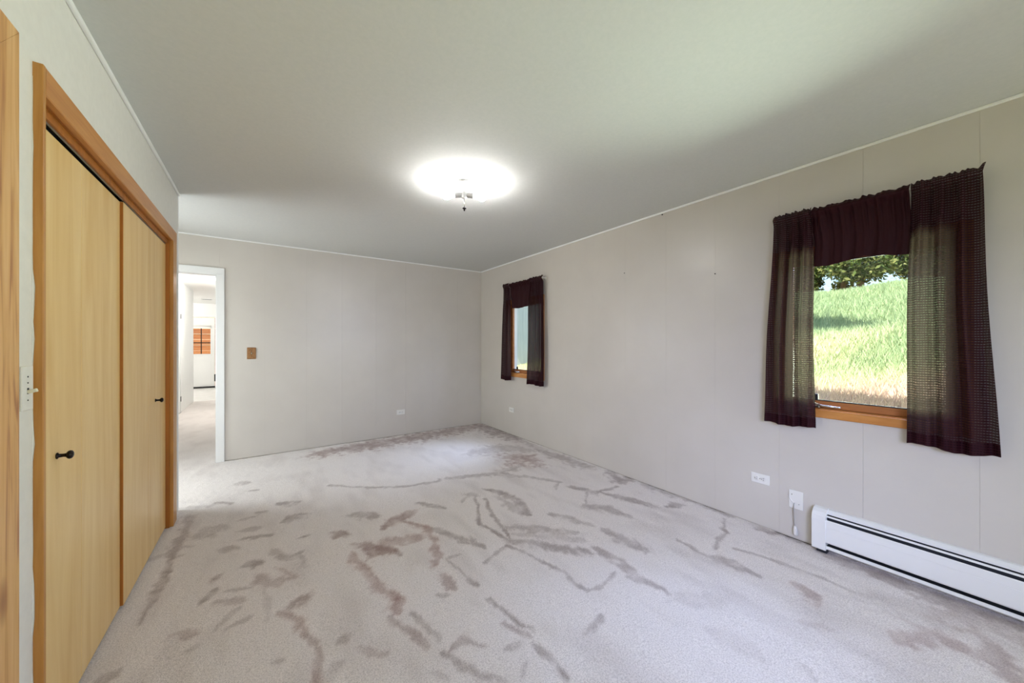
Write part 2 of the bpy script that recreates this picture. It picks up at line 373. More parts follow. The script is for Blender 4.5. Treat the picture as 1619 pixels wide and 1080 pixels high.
NAP = [
(0.036,1,0,[(1.62,2.71),(1.71,2.58),(1.72,2.34),(1.64,2.12)]),
(0.008,1,0,[(1.51,2.54),(1.43,2.29),(1.36,1.99),(1.32,1.91)]),
(0.032,0.6,0,[(1.62,2.52),(1.63,2.35),(1.61,2.16)]),
(0.036,0.8,0,[(1.42,2.07),(1.59,1.91),(1.74,1.73)]),
(0.033,0.9,0,[(1.32,1.93),(1.44,1.78),(1.65,1.53)]),
(0.025,0.5,0,[(1.39,1.97),(1.57,1.81),(1.71,1.64)]),
(0.011,1,0,[(1.48,2.65),(1.32,2.31),(1.27,2.2),(1.31,1.94)]),
(0.037,0.8,0,[(1.42,2.72),(1.48,2.65)]),
(0.015,0.7,0,[(1.31,2.6),(1.43,2.69)]),
(0.03,0.9,0,[(0.98,2.34),(1.05,2.18),(1.09,2.11),(1.15,1.96)]),
(0.022,1,0,[(1.04,2.79),(1.16,2.6)]),
(0.039,0.9,0.6,[(0.7,2.57),(0.81,2.63),(0.94,2.68)]),
(0.023,0.8,0.9,[(0.87,2.54),(0.93,2.4),(0.93,2.19),(0.86,2.01),(0.81,1.95)]),
(0.055,1,0.6,[(0.54,2.41),(0.6,2.31),(0.66,2.24)]),
(0.009,0.8,0,[(0.65,2.21),(0.69,2.16)]),
(0.037,0.9,0.4,[(0.42,2.67),(0.46,2.63)]),
(0.042,0.8,0,[(0.55,2.88),(0.69,2.78)]),
(0.041,0.6,0.8,[(0.64,2.39),(0.75,2.34),(0.87,2.3)]),
(0.025,0.7,0.9,[(0.45,2.35),(0.48,2.16),(0.51,1.96),(0.54,1.83),(0.55,1.74)]),
(0.015,0.8,0.3,[(0.5,1.71),(0.51,1.62),(0.55,1.57),(0.57,1.45)]),
(0.011,0.8,0,[(0.59,1.67),(0.61,1.58),(0.62,1.45)]),
(0.03,0.9,0.9,[(0.55,1.8),(0.55,1.73)]),
(0.025,0.7,0.5,[(0.8,1.85),(0.84,1.71)]),
(0.014,0.7,0,[(0.73,1.72),(0.78,1.69)]),
(0.009,0.9,0,[(0.88,1.97),(0.92,1.79),(0.94,1.66)]),
(0.01,0.9,0,[(0.9,1.97),(0.97,1.96)]),
(0.006,1,0,[(0.93,1.54),(0.96,1.41),(0.99,1.26)]),
(0.008,0.9,0,[(0.95,1.2),(0.96,1.12),(0.96,0.99)]),
(0.018,0.7,0.3,[(0.91,1.35),(0.96,1.23)]),
(0.012,0.7,0,[(0.82,1.24),(0.91,1.23)]),
(0.014,0.8,0.2,[(0.67,1.39),(0.72,1.4),(0.77,1.31)]),
(0.01,0.8,0,[(0.63,1.39),(0.66,1.28),(0.69,1.19),(0.74,1.12)]),
(0.009,0.9,0,[(1.27,1.88),(1.33,1.71),(1.38,1.48),(1.39,1.29)]),
(0.014,0.8,0,[(1.38,1.37),(1.39,1.29)]),
(0.008,0.7,0,[(1.07,1.82),(1.27,1.88)]),
(0.009,0.8,0,[(1.17,1.11),(1.31,1.14)]),
(0.008,0.7,0,[(1.38,1.28),(1.46,1.27),(1.63,1.3)]),
(0.028,0.8,0.1,[(1.72,1.53),(1.73,1.37),(1.71,1.19),(1.72,1.06)]),
(0.037,0.8,0,[(1.95,1.62),(1.94,1.48),(1.96,1.36)]),
(0.028,0.8,0,[(1.79,2.03),(1.86,1.89),(1.91,1.73)]),
(0.032,0.9,0,[(2.4,2.1),(2.47,1.9),(2.55,1.66)]),
(0.035,0.9,0,[(2.28,2.32),(2.35,2.2),(2.34,2.08)]),
(0.012,0.9,0,[(2.36,2.1),(2.62,2.08)]),
(0.043,0.8,0,[(2.1,1.97),(2.21,1.87),(2.24,1.68)]),
(0.01,0.7,0,[(2.31,2.17),(2.13,2.0)]),
(0.043,0.8,0,[(1.44,3.15),(1.82,3.01),(2.12,3.01),(2.41,3.14)]),
(0.028,0.7,0,[(1.81,3.0),(2.08,2.75),(2.27,2.47)]),
(0.042,0.8,0,[(1.95,2.99),(2.0,2.84)]),
(0.02,0.8,0,[(0.5,3.59),(0.84,3.29),(1.13,3.16),(1.34,3.11)]),
(0.021,0.9,0,[(1.32,3.11),(1.37,3.17)]),
(0.008,0.8,0,[(2.24,2.45),(2.12,2.33)]),
(0.161,0.9,0.5,[(0.58,4.74),(1.57,4.79),(2.81,4.87)]),
(0.121,1,0.2,[(2.81,4.87),(2.83,3.91)]),
(0.051,0.7,0,[(2.83,3.91),(2.75,3.12),(2.79,2.58)]),
(0.069,0.8,0,[(2.73,3.36),(2.78,2.98),(2.79,2.58)]),
(0.045,1,0,[(2.84,2.33),(2.74,2.14),(2.9,2.17)]),
(0.177,0.8,0.7,[(2.39,3.26),(2.43,3.12)]),
(0.126,0.6,0,[(2.05,3.72),(2.44,3.69),(2.63,3.43)]),
(0.035,1,0,[(2.67,1.61),(2.71,1.59)]),
(0.014,0.8,0.2,[(0.33,1.6),(0.37,1.55),(0.43,1.51)]),
(0.017,0.7,0,[(0.26,1.68),(0.33,1.71)]),
(0.03,0.6,0,[(0.21,1.56),(0.24,1.56)]),
(0.013,0.8,0.6,[(0.17,1.6),(0.17,1.54)]),
(0.004,0.4,0,[(0.55,1.31),(0.58,1.25)]),
(0.007,0.4,0,[(0.81,1.1),(0.85,1.14)]),
(0.015,0.8,0,[(2.23,1.27),(2.24,1.18)]),
(0.046,0.7,0,[(2.92,2.16),(2.88,1.83),(2.89,1.52)]),
(0.032,0.8,0.1,[(-0.44,3.55),(-0.45,3.16),(-0.44,2.93)]),
(0.018,0.95,0.1,[(-0.44,2.93),(-0.44,2.69),(-0.44,2.5)]),
(0.007,0.9,0.1,[(-0.44,2.5),(-0.46,2.39),(-0.46,2.3)]),
(0.064,0.5,0,[(-0.35,3.19),(-0.29,3.21)]),
(0.023,0.9,0,[(-0.3,3.73),(-0.21,3.65)]),
(0.035,0.7,0,[(-0.18,4.13),(-0.11,4.09)]),
(0.02,0.7,0,[(-0.09,3.87),(-0.05,3.84)]),
(0.035,0.9,0,[(0.1,3.41),(0.22,3.37)]),
(0.024,0.8,0,[(-0.03,3.35),(0.01,3.32)]),
(0.048,0.8,0,[(0.15,3.08),(0.22,3.11)]),
(0.021,0.6,0,[(-0.13,3.28),(-0.08,3.28)]),
(0.031,0.7,0,[(-0.1,3.07),(-0.01,3.05)]),
(0.026,0.8,0,[(-0.13,2.93),(0.03,2.9)]),
(0.025,0.7,0,[(-0.21,2.86),(-0.13,2.82)]),
(0.027,0.9,0,[(-0.08,2.59),(-0.03,2.58)]),
(0.023,0.8,0,[(0.05,2.66),(0.12,2.51),(0.18,2.55)]),
(0.012,0.7,0,[(0.18,2.5),(0.2,2.38)]),
(0.028,0.6,0.4,[(-0.03,2.43),(0.01,2.31),(0.13,2.31)]),
(0.02,0.85,0,[(-0.26,2.33),(-0.22,2.41)]),
(0.023,0.7,0.3,[(-0.24,2.51),(-0.21,2.55)]),
(0.02,0.7,0.2,[(-0.19,2.3),(-0.1,2.24)]),
(0.011,0.6,0,[(-0.15,2.37),(-0.07,2.34)]),
(0.029,0.8,0.3,[(0.1,2.05),(0.17,2.09)]),
(0.02,0.7,0.7,[(0.07,2.02),(0.13,1.93),(0.16,1.83)]),
(0.009,0.7,0.4,[(0.16,1.82),(0.19,1.66),(0.17,1.54)]),
(0.01,0.4,0,[(-0.0,2.3),(0.02,2.14),(0.01,2.0)]),
(0.01,0.5,0,[(-0.18,2.07),(-0.15,2.15),(-0.12,2.18)]),
(0.012,0.6,0,[(-0.13,2.05),(-0.07,2.08)]),
(0.006,0.6,0.4,[(-0.33,2.13),(-0.24,2.08)]),
(0.025,0.6,0,[(-0.54,3.75),(-0.28,3.68)]),
(0.018,0.9,0,[(0.21,2.74),(0.24,2.74)]),
(0.03,0.7,0,[(-0.53,2.02),(-0.5,2.03)]),
(0.041,0.5,0.1,[(-0.55,2.98),(-0.5,2.99)]),
(0.011,0.4,0,[(-0.26,2.01),(-0.23,2.02)]),
(0.012,0.6,0,[(0.03,1.73),(0.06,1.72)]),
(0.014,0.5,0.6,[(0.06,2.45),(0.13,2.3)]),
(0.029,0.6,0.1,[(-0.49,3.19),(-0.43,3.19)]),
(0.019,0.5,0.1,[(-0.46,3.05),(-0.39,3.02)]),
(0.01,0.7,0.6,[(0.17,1.61),(0.18,1.52)]),
(0.01,0.9,0,[(2.79,1.26),(2.62,1.19),(2.58,1.14),(2.32,1.09)]),
(0.028,0.8,0,[(2.21,1.08),(2.26,0.99),(2.25,0.85)]),
(0.013,0.8,0,[(2.24,1.29),(2.21,1.11),(2.23,0.95)]),
(0.021,0.7,0,[(1.66,1.22),(1.69,1.15),(1.71,1.07)]),
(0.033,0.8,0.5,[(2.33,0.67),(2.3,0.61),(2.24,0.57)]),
(0.039,0.8,0,[(2.86,1.04),(2.84,0.99)]),
(0.03,0.7,0,[(2.89,1.65),(2.88,1.26)]),
(0.031,0.9,0,[(2.84,0.99),(2.91,0.8),(2.87,0.73)]),
(0.012,0.8,0,[(2.44,1.01),(2.49,0.82),(2.53,0.66),(2.52,0.51)]),
(0.051,0.8,0.2,[(2.84,0.69),(2.84,0.47),(2.81,0.21),(2.81,-0.01)]),  # this and the next four strokes paint the brown shade beside the heater
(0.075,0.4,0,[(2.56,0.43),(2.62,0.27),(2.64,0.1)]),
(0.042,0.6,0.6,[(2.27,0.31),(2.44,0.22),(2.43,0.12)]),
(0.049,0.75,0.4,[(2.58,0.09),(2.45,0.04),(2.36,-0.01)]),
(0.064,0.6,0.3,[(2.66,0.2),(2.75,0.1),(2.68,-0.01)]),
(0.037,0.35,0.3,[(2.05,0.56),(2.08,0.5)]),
(0.05,0.3,0,[(1.73,0.99),(1.97,0.84)]),
(0.039,0.25,0,[(1.67,0.79),(1.69,0.63)]),
(0.019,0.8,0,[(1.99,1.46),(1.94,1.36)]),
(0.02,0.9,0,[(2.52,1.85),(2.55,1.67)]),
(0.008,0.4,0,[(1.77,0.51),(1.72,0.46)]),
]

# ============================================================ ROOM SHELL
def seg_rects(a0, a1, z0, z1, holes):
    """split the rectangle [a0,a1]x[z0,z1] around rectangular holes (h0,h1,hz0,hz1)."""
    cuts = sorted({a0, a1} | {min(max(h[k], a0), a1) for h in holes for k in (0, 1)})
    out = []
    for p, q in zip(cuts[:-1], cuts[1:]):
        if q - p < 1e-6: continue
        m = (p + q) / 2
        blocks = sorted((max(h[2], z0), min(h[3], z1)) for h in holes if h[0] < m < h[1])
        z = z0
        for b0, b1 in blocks:
            if b0 > z + 1e-6: out.append((p, q, z, b0))
            z = max(z, b1)
        if z < z1 - 1e-6: out.append((p, q, z, z1))
    return out

WIN_NEAR = (0.18, 0.92, 0.873, 1.85)
WIN_FAR = (3.45, 4.19, 0.873, 1.85)

# right wall: backing with two window holes, painted panels with fine open joints
b = MB()
for p, q, z0, z1 in seg_rects(YF, YB + 0.12, 0.0, H, [WIN_NEAR, WIN_FAR]):
    b.box((XR + 0.006, p, z0), (XR + 0.15, q, z1))
wall_right = struct(b.build('wall_right', M['wallgap']), 'beige painted panel wall on the right with two curtained windows', 'wall')
seams = [YF, -2.35, -1.94, -1.53, -1.12, -0.71, -0.30, 0.114, 0.527, 0.938, 1.354, 1.766, 2.188, 2.595, 3.005, 3.415, 3.825, 4.235, 4.645, YB]
for p, q in zip(seams[:-1], seams[1:]):
    b = MB()
    for c0, c1, z0, z1 in seg_rects(p + 0.0003, q - 0.0003, 0.010, H, [WIN_NEAR, WIN_FAR]):
        b.box((XR, c0, z0), (XR + 0.0055, c1, z1))
    b.build('panel', M['wall'], wall_right)

# back wall with the doorway to the hall
DOOR = (-1.21, -0.419, 0.0, 2.04)
b = MB()
for p, q, z0, z1 in seg_rects(-1.75, XR, 0.0, H, [DOOR]):
    b.box((p, YB + 0.006, z0), (q, YB + 0.12, z1))
wall_back = struct(b.build('wall_back', M['wallgap']), 'beige painted panel wall at the far end of the room', 'wall')
seams = [-1.75, -1.21, -0.80, -0.39, 0.012, 0.424, 0.820, 1.240, 1.645, 2.045, 2.450, XR]
for p, q in zip(seams[:-1], seams[1:]):
    b = MB()
    for c0, c1, z0, z1 in seg_rects(p + 0.0003, q - 0.0003, 0.010, H, [DOOR]):
        b.box((c0, YB, z0), (c1, YB + 0.0055, z1))
    b.build('panel', M['wall'], wall_back)

# closet wall on the left, with two door openings
CL = (1.628, 3.41, 0.0, 2.013)
CL2 = (0.42, 1.408, 0.0, 2.012)
SIDE = (-2.0, -0.7, 0.85, 2.08)
b = MB()
for p, q, z0, z1 in seg_rects(YF, YE, 0.0, H, [CL, CL2, SIDE]):
    b.box((XL - 0.11, p, z0), (XL, q, z1))
b.box((-1.75, YE - 0.11, 0), (XL - 0.11, YE, H))
wall_left = struct(b.build('wall_left', M['closetwall']), 'off white wall on the left around the closet doors', 'wall')
b = MB()
b.box((-1.40, 0.20, 0), (-1.30, YE - 0.11, H)).box((-1.30, 0.20, 0), (XL - 0.11, 0.30, H))
struct(b.build('wall_closet', M['closetwall']), 'dark closet interior wall behind the bifold doors', 'wall')
NOOK = (3.92, 4.76, 0.80, 1.90)
b = MB()
for p, q, z0, z1 in seg_rects(YE - 0.11, YB + 0.12, 0.0, H, [NOOK]):
    b.box((-1.87, p, z0), (-1.75, q, z1))
struct(b.build('wall_recess', M['closetwall']), 'off white wall of the nook beyond the closet', 'wall')

# wall behind the camera, with an added wide window
REAR = (1.2, 2.78, 0.55, 2.05)
b = MB()
for p, q, z0, z1 in seg_rects(-1.40, XR + 0.15, 0.0, H, [REAR]):
    b.box((p, YF - 0.12, z0), (q, YF, z1))
struct(b.build('wall_front', M['wall']), 'beige wall behind the viewpoint with an added wide window', 'wall')

# ceilings
b = MB().box((-3.0, YF - 0.7, H), (XR + 0.55, YB + 0.12, H + 0.14))  # slab edges carried outward as an added overhang to keep sun out
struct(b.build('ceiling', M['ceiling']), 'smooth grey white painted bedroom ceiling', 'ceiling')

# thin white beads where ceiling and walls meet
def trim(name, lo, hi, label):
    struct(MB().box(lo, hi, 0.004).build(name, M['trim']), label, 'trim')
trim('trim_1', (XR - 0.014, YF, H - 0.016), (XR, YB, H), 'thin white ceiling bead along the right wall')
trim('trim_2', (-1.75, YB - 0.012, H - 0.014), (XR - 0.014, YB, H), 'thin white ceiling bead along the back wall')
trim('trim_3', (XL, YF, H - 0.018), (XL + 0.015, YE, H), 'thin white ceiling bead above the closet')
trim('trim_4', (XL - 0.004, YE - 0.012, 0), (XL + 0.003, YE + 0.003, H - 0.002), 'white corner bead at the end of the closet wall')

# ============================================================ CARPET
NAP_DATA = NAP
def carpet(name, x0, x1, y0, y1, step, label, strokes=True):
    nx = int(round((x1 - x0) / step)) + 1; ny = int(round((y1 - y0) / step)) + 1
    xs = np.linspace(x0, x1, nx); ys = np.linspace(y0, y1, ny)
    X, Y = np.meshgrid(xs, ys)
    r = np.random.default_rng(3)
    def vnoise(fx, fy, seed):
        g = np.random.default_rng(seed).random((256, 256))
        u = X * fx + 77.3; v = Y * fy + 31.7
        i = np.floor(u).astype(int); j = np.floor(v).astype(int); a = u - i; c = v - j
        a = a * a * (3 - 2 * a); c = c * c * (3 - 2 * c)
        G = lambda p, q: g[p % 256, q % 256]
        return (G(i, j) * (1 - a) + G(i + 1, j) * a) * (1 - c) + (G(i, j + 1) * (1 - a) + G(i + 1, j + 1) * a) * c
    nap = np.zeros_like(X); soil_shade = np.zeros_like(X)
    wob = 0.5 * vnoise(14, 14, 11) + 0.35 * vnoise(34, 34, 12) + 0.15 * vnoise(80, 80, 13)
    fine = 0.6 * vnoise(26, 20, 51) + 0.4 * vnoise(70, 60, 52)
    if strokes:
        wx = X + (vnoise(9, 9, 21) - 0.5) * 0.035 + (vnoise(30, 30, 22) - 0.5) * 0.012
        wy = Y + (vnoise(9, 9, 23) - 0.5) * 0.035 + (vnoise(30, 30, 24) - 0.5) * 0.012
        for rad, st, red, pts in NAP_DATA:
            rad = max(rad * 1.1, 0.014)
            P = np.array(pts)
            lo = P.min(0) - rad * 3 - 0.1; hi = P.max(0) + rad * 3 + 0.1
            i0, i1 = np.searchsorted(xs, (lo[0], hi[0])); j0, j1 = np.searchsorted(ys, (lo[1], hi[1]))
            if i1 <= i0 or j1 <= j0: continue
            sx = wx[j0:j1, i0:i1]; sy = wy[j0:j1, i0:i1]
            d = np.full(sx.shape, 9.0)
            ns = len(pts) - 1
            for m, ((ax, ay), (bx, by)) in enumerate(zip(pts[:-1], pts[1:])):
                vx, vy = bx - ax, by - ay
                t = np.clip(((sx - ax) * vx + (sy - ay) * vy) / (vx * vx + vy * vy + 1e-9), 0, 1)
                side = (vx * (sy - ay) - vy * (sx - ax)) > 0
                u = (m + t) / ns
                taper = 0.55 + 0.45 * np.sin(np.pi * np.clip(0.12 + 0.76 * u, 0, 1))
                e = np.hypot(sx - ax - t * vx, sy - ay - t * vy) * np.where(side, 1.35, 0.72) / taper
                d = np.minimum(d, e)
            rag = (fine[j0:j1, i0:i1] - 0.5) * 1.9
            k = np.clip((1.65 - d / rad + rag) / 1.25, 0, 1)
            k = k * k * (3 - 2 * k) * st * np.clip(0.25 + 1.1 * wob[j0:j1, i0:i1], 0, 1)
            nap[j0:j1, i0:i1] = np.maximum(nap[j0:j1, i0:i1], k)
            soil_shade[j0:j1, i0:i1] = np.maximum(soil_shade[j0:j1, i0:i1], k * red)  # reddish tint: soiling, plus shade painted in along the heater
    streak = np.clip((0.5 * vnoise(5, 2.2, 31) + 0.5 * vnoise(16, 6, 32)) * 2.2 - 1.05, 0, 1)
    nap = np.clip(np.maximum(nap, 0.30 * streak), 0, 1)
    Z = (vnoise(60, 60, 41) - 0.5) * 0.003 + (vnoise(7, 7, 42) - 0.5) * 0.004 - 0.003 * nap
    verts = np.stack([X, Y, Z], -1).reshape(-1, 3)
    a = np.arange(nx * ny).reshape(ny, nx)
    quads = np.stack([a[:-1, :-1], a[:-1, 1:], a[1:, 1:], a[1:, :-1]], -1).reshape(-1, 4)
    me = bpy.data.meshes.new(name)
    me.vertices.add(len(verts)); me.vertices.foreach_set('co', verts.ravel())
    me.loops.add(quads.size); me.loops.foreach_set('vertex_index', quads.ravel())
    me.polygons.add(len(quads)); me.polygons.foreach_set('loop_start', np.arange(0, quads.size, 4)); me.polygons.foreach_set('loop_total', np.full(len(quads), 4))
    me.update(calc_edges=True)
    me.polygons.foreach_set('use_smooth', np.ones(len(quads), bool))
    for nm, arr in (('nap', nap), ('soil_shade', soil_shade)):
        at = me.attributes.new(nm, 'FLOAT', 'POINT'); at.data.foreach_set('value', arr.ravel().astype(np.float32))
    me.materials.append(M['carpet'])
    o = bpy.data.objects.new(name, me); COL.objects.link(o)
    return struct(o, label, 'floor')
carpet('floor', -1.75, XR + 0.006, YF, YB + 0.006, 0.012, 'pale beige pile carpet with brushed dark nap marks and painted brown shade by the heater')
carpet('floor_hall', -1.40, -0.25, YB + 0.006, 10.5, 0.03, 'pale carpet running on through the doorway into the hall', strokes=False)

# ============================================================ HALL AND ENTRY BEYOND THE DOORWAY
b = MB().box((-1.40, 5.094, 0), (-1.27, 10.45, H))
struct(b.build('wall_hall', M['white']), 'glossy white hall wall on the left beyond the doorway', 'wall')
b = MB().box((-0.30, 5.094, 0), (-0.18, 13.5, H))
struct(b.build('wall_hall_right', M['white']), 'white hall wall on the right hidden behind the jamb', 'wall')
b = MB().box((-3.4, 5.094, H), (-0.18, 13.6, H + 0.1))
struct(b.build('ceiling_hall', M['white']), 'bright white ceiling over the hall and entry', 'ceiling')
b = MB().box((-3.4, 10.5, -0.05), (-0.18, 13.6, 0.002))
struct(b.build('floor_entry', M['vinyl']), 'white smooth floor in front of the far entry door', 'floor')
EX = (-2.12, -1.16, 0.0, 2.05)
b = MB()
for p, q, z0, z1 in seg_rects(-3.4, -0.30, 0.0, H, [EX]):
    b.box((p, 13.5, z0), (q, 13.62, z1))
b.box((-3.5, 10.33, 0), (-3.4, 13.62, H)); b.box((-3.4, 10.33, 0), (-1.40, 10.45, H))
struct(b.build('wall_entry', M['white']), 'white wall around the far entry door', 'wall')
# bead between entry wall and hall ceiling
trim('trim_5', (-3.4, 13.485, H - 0.02), (-0.30, 13.5, H), 'white bead above the far entry door')

# doorway casing, jamb and strike plate
d1 = thing('door_1', 'white cased doorway in the back wall leading to the hall', 'doorway', (-0.8, YB, 0), kind='structure')
def part(mb, name, m, parent):
    o = mb.build(name, m)
    o.parent = parent
    if parent.type == 'EMPTY':
        o.matrix_parent_inverse = Matrix.Translation(parent.location).inverted()
    return o
part(MB().box((-0.419, YB - 0.016, 0.0), (-0.349, YB, 2.036), 0.003), 'casing', M['white'], d1)
part(MB().box((-1.28, YB - 0.016, 0.0), (-1.21, YB, 2.036), 0.003), 'casing', M['white'], d1)
part(MB().box((-1.28, YB - 0.016, 2.036), (-0.349, YB, 2.103), 0.003), 'casing', M['white'], d1)
jb = MB().box((-0.425, YB, 0), (-0.413, YB + 0.122, 2.04)).box((-1.215, YB, 0), (-1.203, YB + 0.122, 2.04)).box((-1.215, YB, 2.03), (-0.413, YB + 0.122, 2.042))
jm = part(jb, 'jamb', M['white'], d1)
part(MB().box((-0.436, YB + 0.004, 0.88), (-0.424, YB + 0.045, 0.955)), 'strike_plate', M['dark'], jm)

# hall door hinges on the left wall of the hall
d2 = thing('door_2', 'white hall door edge with two dark hinges', 'door', (-1.27, 8.55, 0), kind='structure')
part(MB().box((-1.272, 8.14, 0.01), (-1.262, 8.90, 2.04), 0.002), 'leaf', M['white'], d2)
for z in (0.26, 1.79):
    part(MB().box((-1.268, 8.895, z - 0.045), (-1.258, 8.925, z + 0.045)).tube([(-1.256, 8.91, z - 0.048), (-1.256, 8.91, z + 0.048)], 0.006), 'hinge', M['dark'], d2)
part(MB().box((-1.272, 8.90, 0.0), (-1.256, 8.96, 2.10), 0.002), 'casing', M['white'], d2)

# far entry door with a gridded window and a rolled blind
d3 = thing('door_3', 'white entry door with gridded window at the end of the hall', 'door', (-1.64, 13.5, 0), kind='structure')
lf = MB()
for p, q, z0, z1 in seg_rects(-2.11, -1.17, 0.03, 2.03, [(-1.90, -1.26, 0.98, 1.77)]):
    lf.box((p, 13.50, z0), (q, 13.54, z1))
leaf = part(lf, 'leaf', M['white'], d3)
part(MB().box((-1.92, 13.485, 0.96), (-1.24, 13.50, 0.985)).box((-1.92, 13.485, 1.765), (-1.24, 13.50, 1.79)).box((-1.92, 13.485, 0.985), (-1.895, 13.50, 1.765)).box((-1.265, 13.485, 0.985), (-1.24, 13.50, 1.765)), 'window_frame', M['white'], leaf)
for x in (-1.69, -1.47):
    part(MB().box((x - 0.011, 13.495, 0.98), (x + 0.011, 13.512, 1.77)), 'muntin', M['dark'], leaf)
part(MB().box((-1.90, 13.495, 1.295), (-1.26, 13.512, 1.322)), 'muntin', M['dark'], leaf)
part(MB().box((-1.90, 13.520, 0.98), (-1.26, 13.526, 1.77)), 'pane', M['glass'], leaf)
for x in (-2.03, ):
    part(MB().box((-2.02, 13.495, 0.25), (-1.26, 13.50, 0.26)).box((-2.02, 13.495, 0.80), (-1.26, 13.50, 0.81)).box((-2.02, 13.495, 0.26), (-2.01, 13.50, 0.80)).box((-1.27, 13.495, 0.26), (-1.26, 13.50, 0.80)), 'panel_moulding', M['white'], leaf)
part(MB().box((-2.11, 13.47, 0.0), (-1.16, 13.545, 0.045)), 'threshold', M['black'], d3)
part(MB().box((-2.19, 13.48, 2.05), (-1.09, 13.50, 2.12), 0.003).box((-1.16, 13.48, 0), (-1.09, 13.50, 2.05), 0.003).box((-2.19, 13.48, 0), (-2.12, 13.50, 2.05), 0.003), 'casing', M['white'], d3)
bl = thing('roller_blind', 'short white blind rolled up over the far door window', 'blind', (-1.58, 13.48, 1.72))
part(MB().tube([(-1.91, 13.465, 1.79), (-1.25, 13.465, 1.79)], 0.018), 'roll', M['plastic'], bl)
part(MB().box((-1.90, 13.470, 1.73), (-1.26, 13.474, 1.79)).box((-1.90, 13.466, 1.722), (-1.26, 13.478, 1.732)), 'slat', M['plastic'], bl)

vt = thing('ceiling_vent', 'small grey vent set in the white hall ceiling', 'vent', (-1.22, 12.1, H))
part(MB().box((-1.31, 12.02, H - 0.012), (-1.10, 12.045, H)).box((-1.31, 12.155, H - 0.012), (-1.10, 12.18, H)).box((-1.31, 12.045, H - 0.012), (-1.29, 12.155, H)).box((-1.12, 12.045, H - 0.012), (-1.10, 12.155, H)), 'frame', M['fixture'], vt)
for k in range(5):
    part(MB().box((-1.29, 12.05 + k * 0.022, H - 0.010), (-1.12, 12.063 + k * 0.022, H - 0.003)), 'slat', M['dark'], vt)

hl = thing('hall_fill_lamp', 'added white globe lamp brightening the hall, unseen behind the doorway jamb', 'lamp', (-0.50, 8.3, H))  # unseen globe added to brighten the hall
part(MB().lathe([(0.07, 0), (0.075, 0.02), (0.05, 0.035)], (-0.50, 8.3, H), (0, 0, -1)), 'base', M['plastic'], hl)
part(MB().lathe([(0.05, 0.03), (0.085, 0.06), (0.10, 0.10), (0.09, 0.145), (0.05, 0.175), (0.01, 0.185)], (-0.50, 8.3, H), (0, 0, -1)), 'globe', M['globe'], hl)
el = thing('entry_fill_lamp', 'added unseen white globe lamp on the ceiling left of the far entry door', 'lamp', (-2.2, 11.8, H))  # unseen globe added to brighten the entry
part(MB().lathe([(0.07, 0), (0.075, 0.02), (0.05, 0.035)], (-2.2, 11.8, H), (0, 0, -1)), 'base', M['plastic'], el)
part(MB().lathe([(0.05, 0.03), (0.085, 0.06), (0.10, 0.10), (0.09, 0.145), (0.05, 0.175), (0.01, 0.185)], (-2.2, 11.8, H), (0, 0, -1)), 'globe', M['globe'], el)

# ============================================================ CLOSET: casings and bifold doors
FX = XL + 0.02
tr = thing('trim_6', 'stained wood frame around the bifold closet doors', 'door frame', (XL, 2.5, 0), kind='structure')
part(MB().box((XL - 0.08, 1.613, 0.0), (FX, 1.629, 2.093), 0.002), 'side_board', M['oak'], tr)
# mitred head and far casing boards
part(MB().extrude_y([(XL, 2.011), (FX - 0.003, 2.011), (FX, 2.014), (FX, 2.090), (FX - 0.003, 2.093), (XL, 2.093)], 1.629, 3.53), 'header', M['oakh'], tr)
part(MB().box((XL, 3.415, 0.0), (FX, 3.53, 2.011), 0.003), 'side_board', M['oak'], tr)
part(MB().box((XL - 0.10, 3.404, 0.0), (XL + 0.001, 3.416, 2.013)), 'jamb', M['jamb'], tr)
part(MB().box((XL - 0.10, 1.629, 2.012), (XL + 0.001, 3.41, 2.030)), 'head_jamb', M['jamb'], tr)
part(MB().box((XL - 0.10, 1.629, 1.995), (XL - 0.020, 2.49, 2.013)).box((XL - 0.10, 2.51, 1.995), (XL - 0.020, 3.41, 2.013)), 'track', M['slot'], tr)
part(MB().box((XL - 0.022, 1.632, 1.979), (XL - 0.0185, 2.495, 1.984)).box((XL - 0.022, 2.51, 1.979), (XL - 0.0185, 3.408, 1.984)), 'track_lip', M['track'], tr)
part(MB().box((XL - 0.022, 1.629, 1.984), (XL - 0.010, 3.41, 2.013), 0.001), 'track_board', M['jamb'], tr)
# flaking filler along the outer edge of the near board
cb = MB()
rr = random.Random(5)
z = 0.0
prev = 0.004
pts = []
while z < 2.09:
    pts.append((z, 0.0008 + 0.0045 * rr.random() * (1 if rr.random() < 0.5 else 0.15))); z += 0.05
vs = []; fs = []
for z, w in pts:
    vs += [(XL - 0.002, 1.6125, z), (XL + w, 1.6125, z), (XL + w * 0.6, 1.6095, z), (XL - 0.002, 1.6085, z)]
for i in range(len(pts) - 1):
    for k in range(4):
        fs.append((i*4+k, i*4+(k+1) % 4, (i+1)*4+(k+1) % 4, (i+1)*4+k))
cb.add(vs, fs, True)
part(cb, 'filler_bead', M['closetwall'], tr)

def knob(parent, x, y, z):
    k = MB().lathe([(0.010, 0.0), (0.011, 0.002), (0.0065, 0.005), (0.0055, 0.016), (0.007, 0.021), (0.0125, 0.025), (0.0145, 0.029), (0.013, 0.034), (0.008, 0.037), (0.001, 0.038)], (x, y, z), (1, 0, 0), 20)
    return part(k, 'knob', M['knob'], parent)
M['knob'] = mat('dark_bronze', srgb(40, 34, 32), 0.25, 0.85)

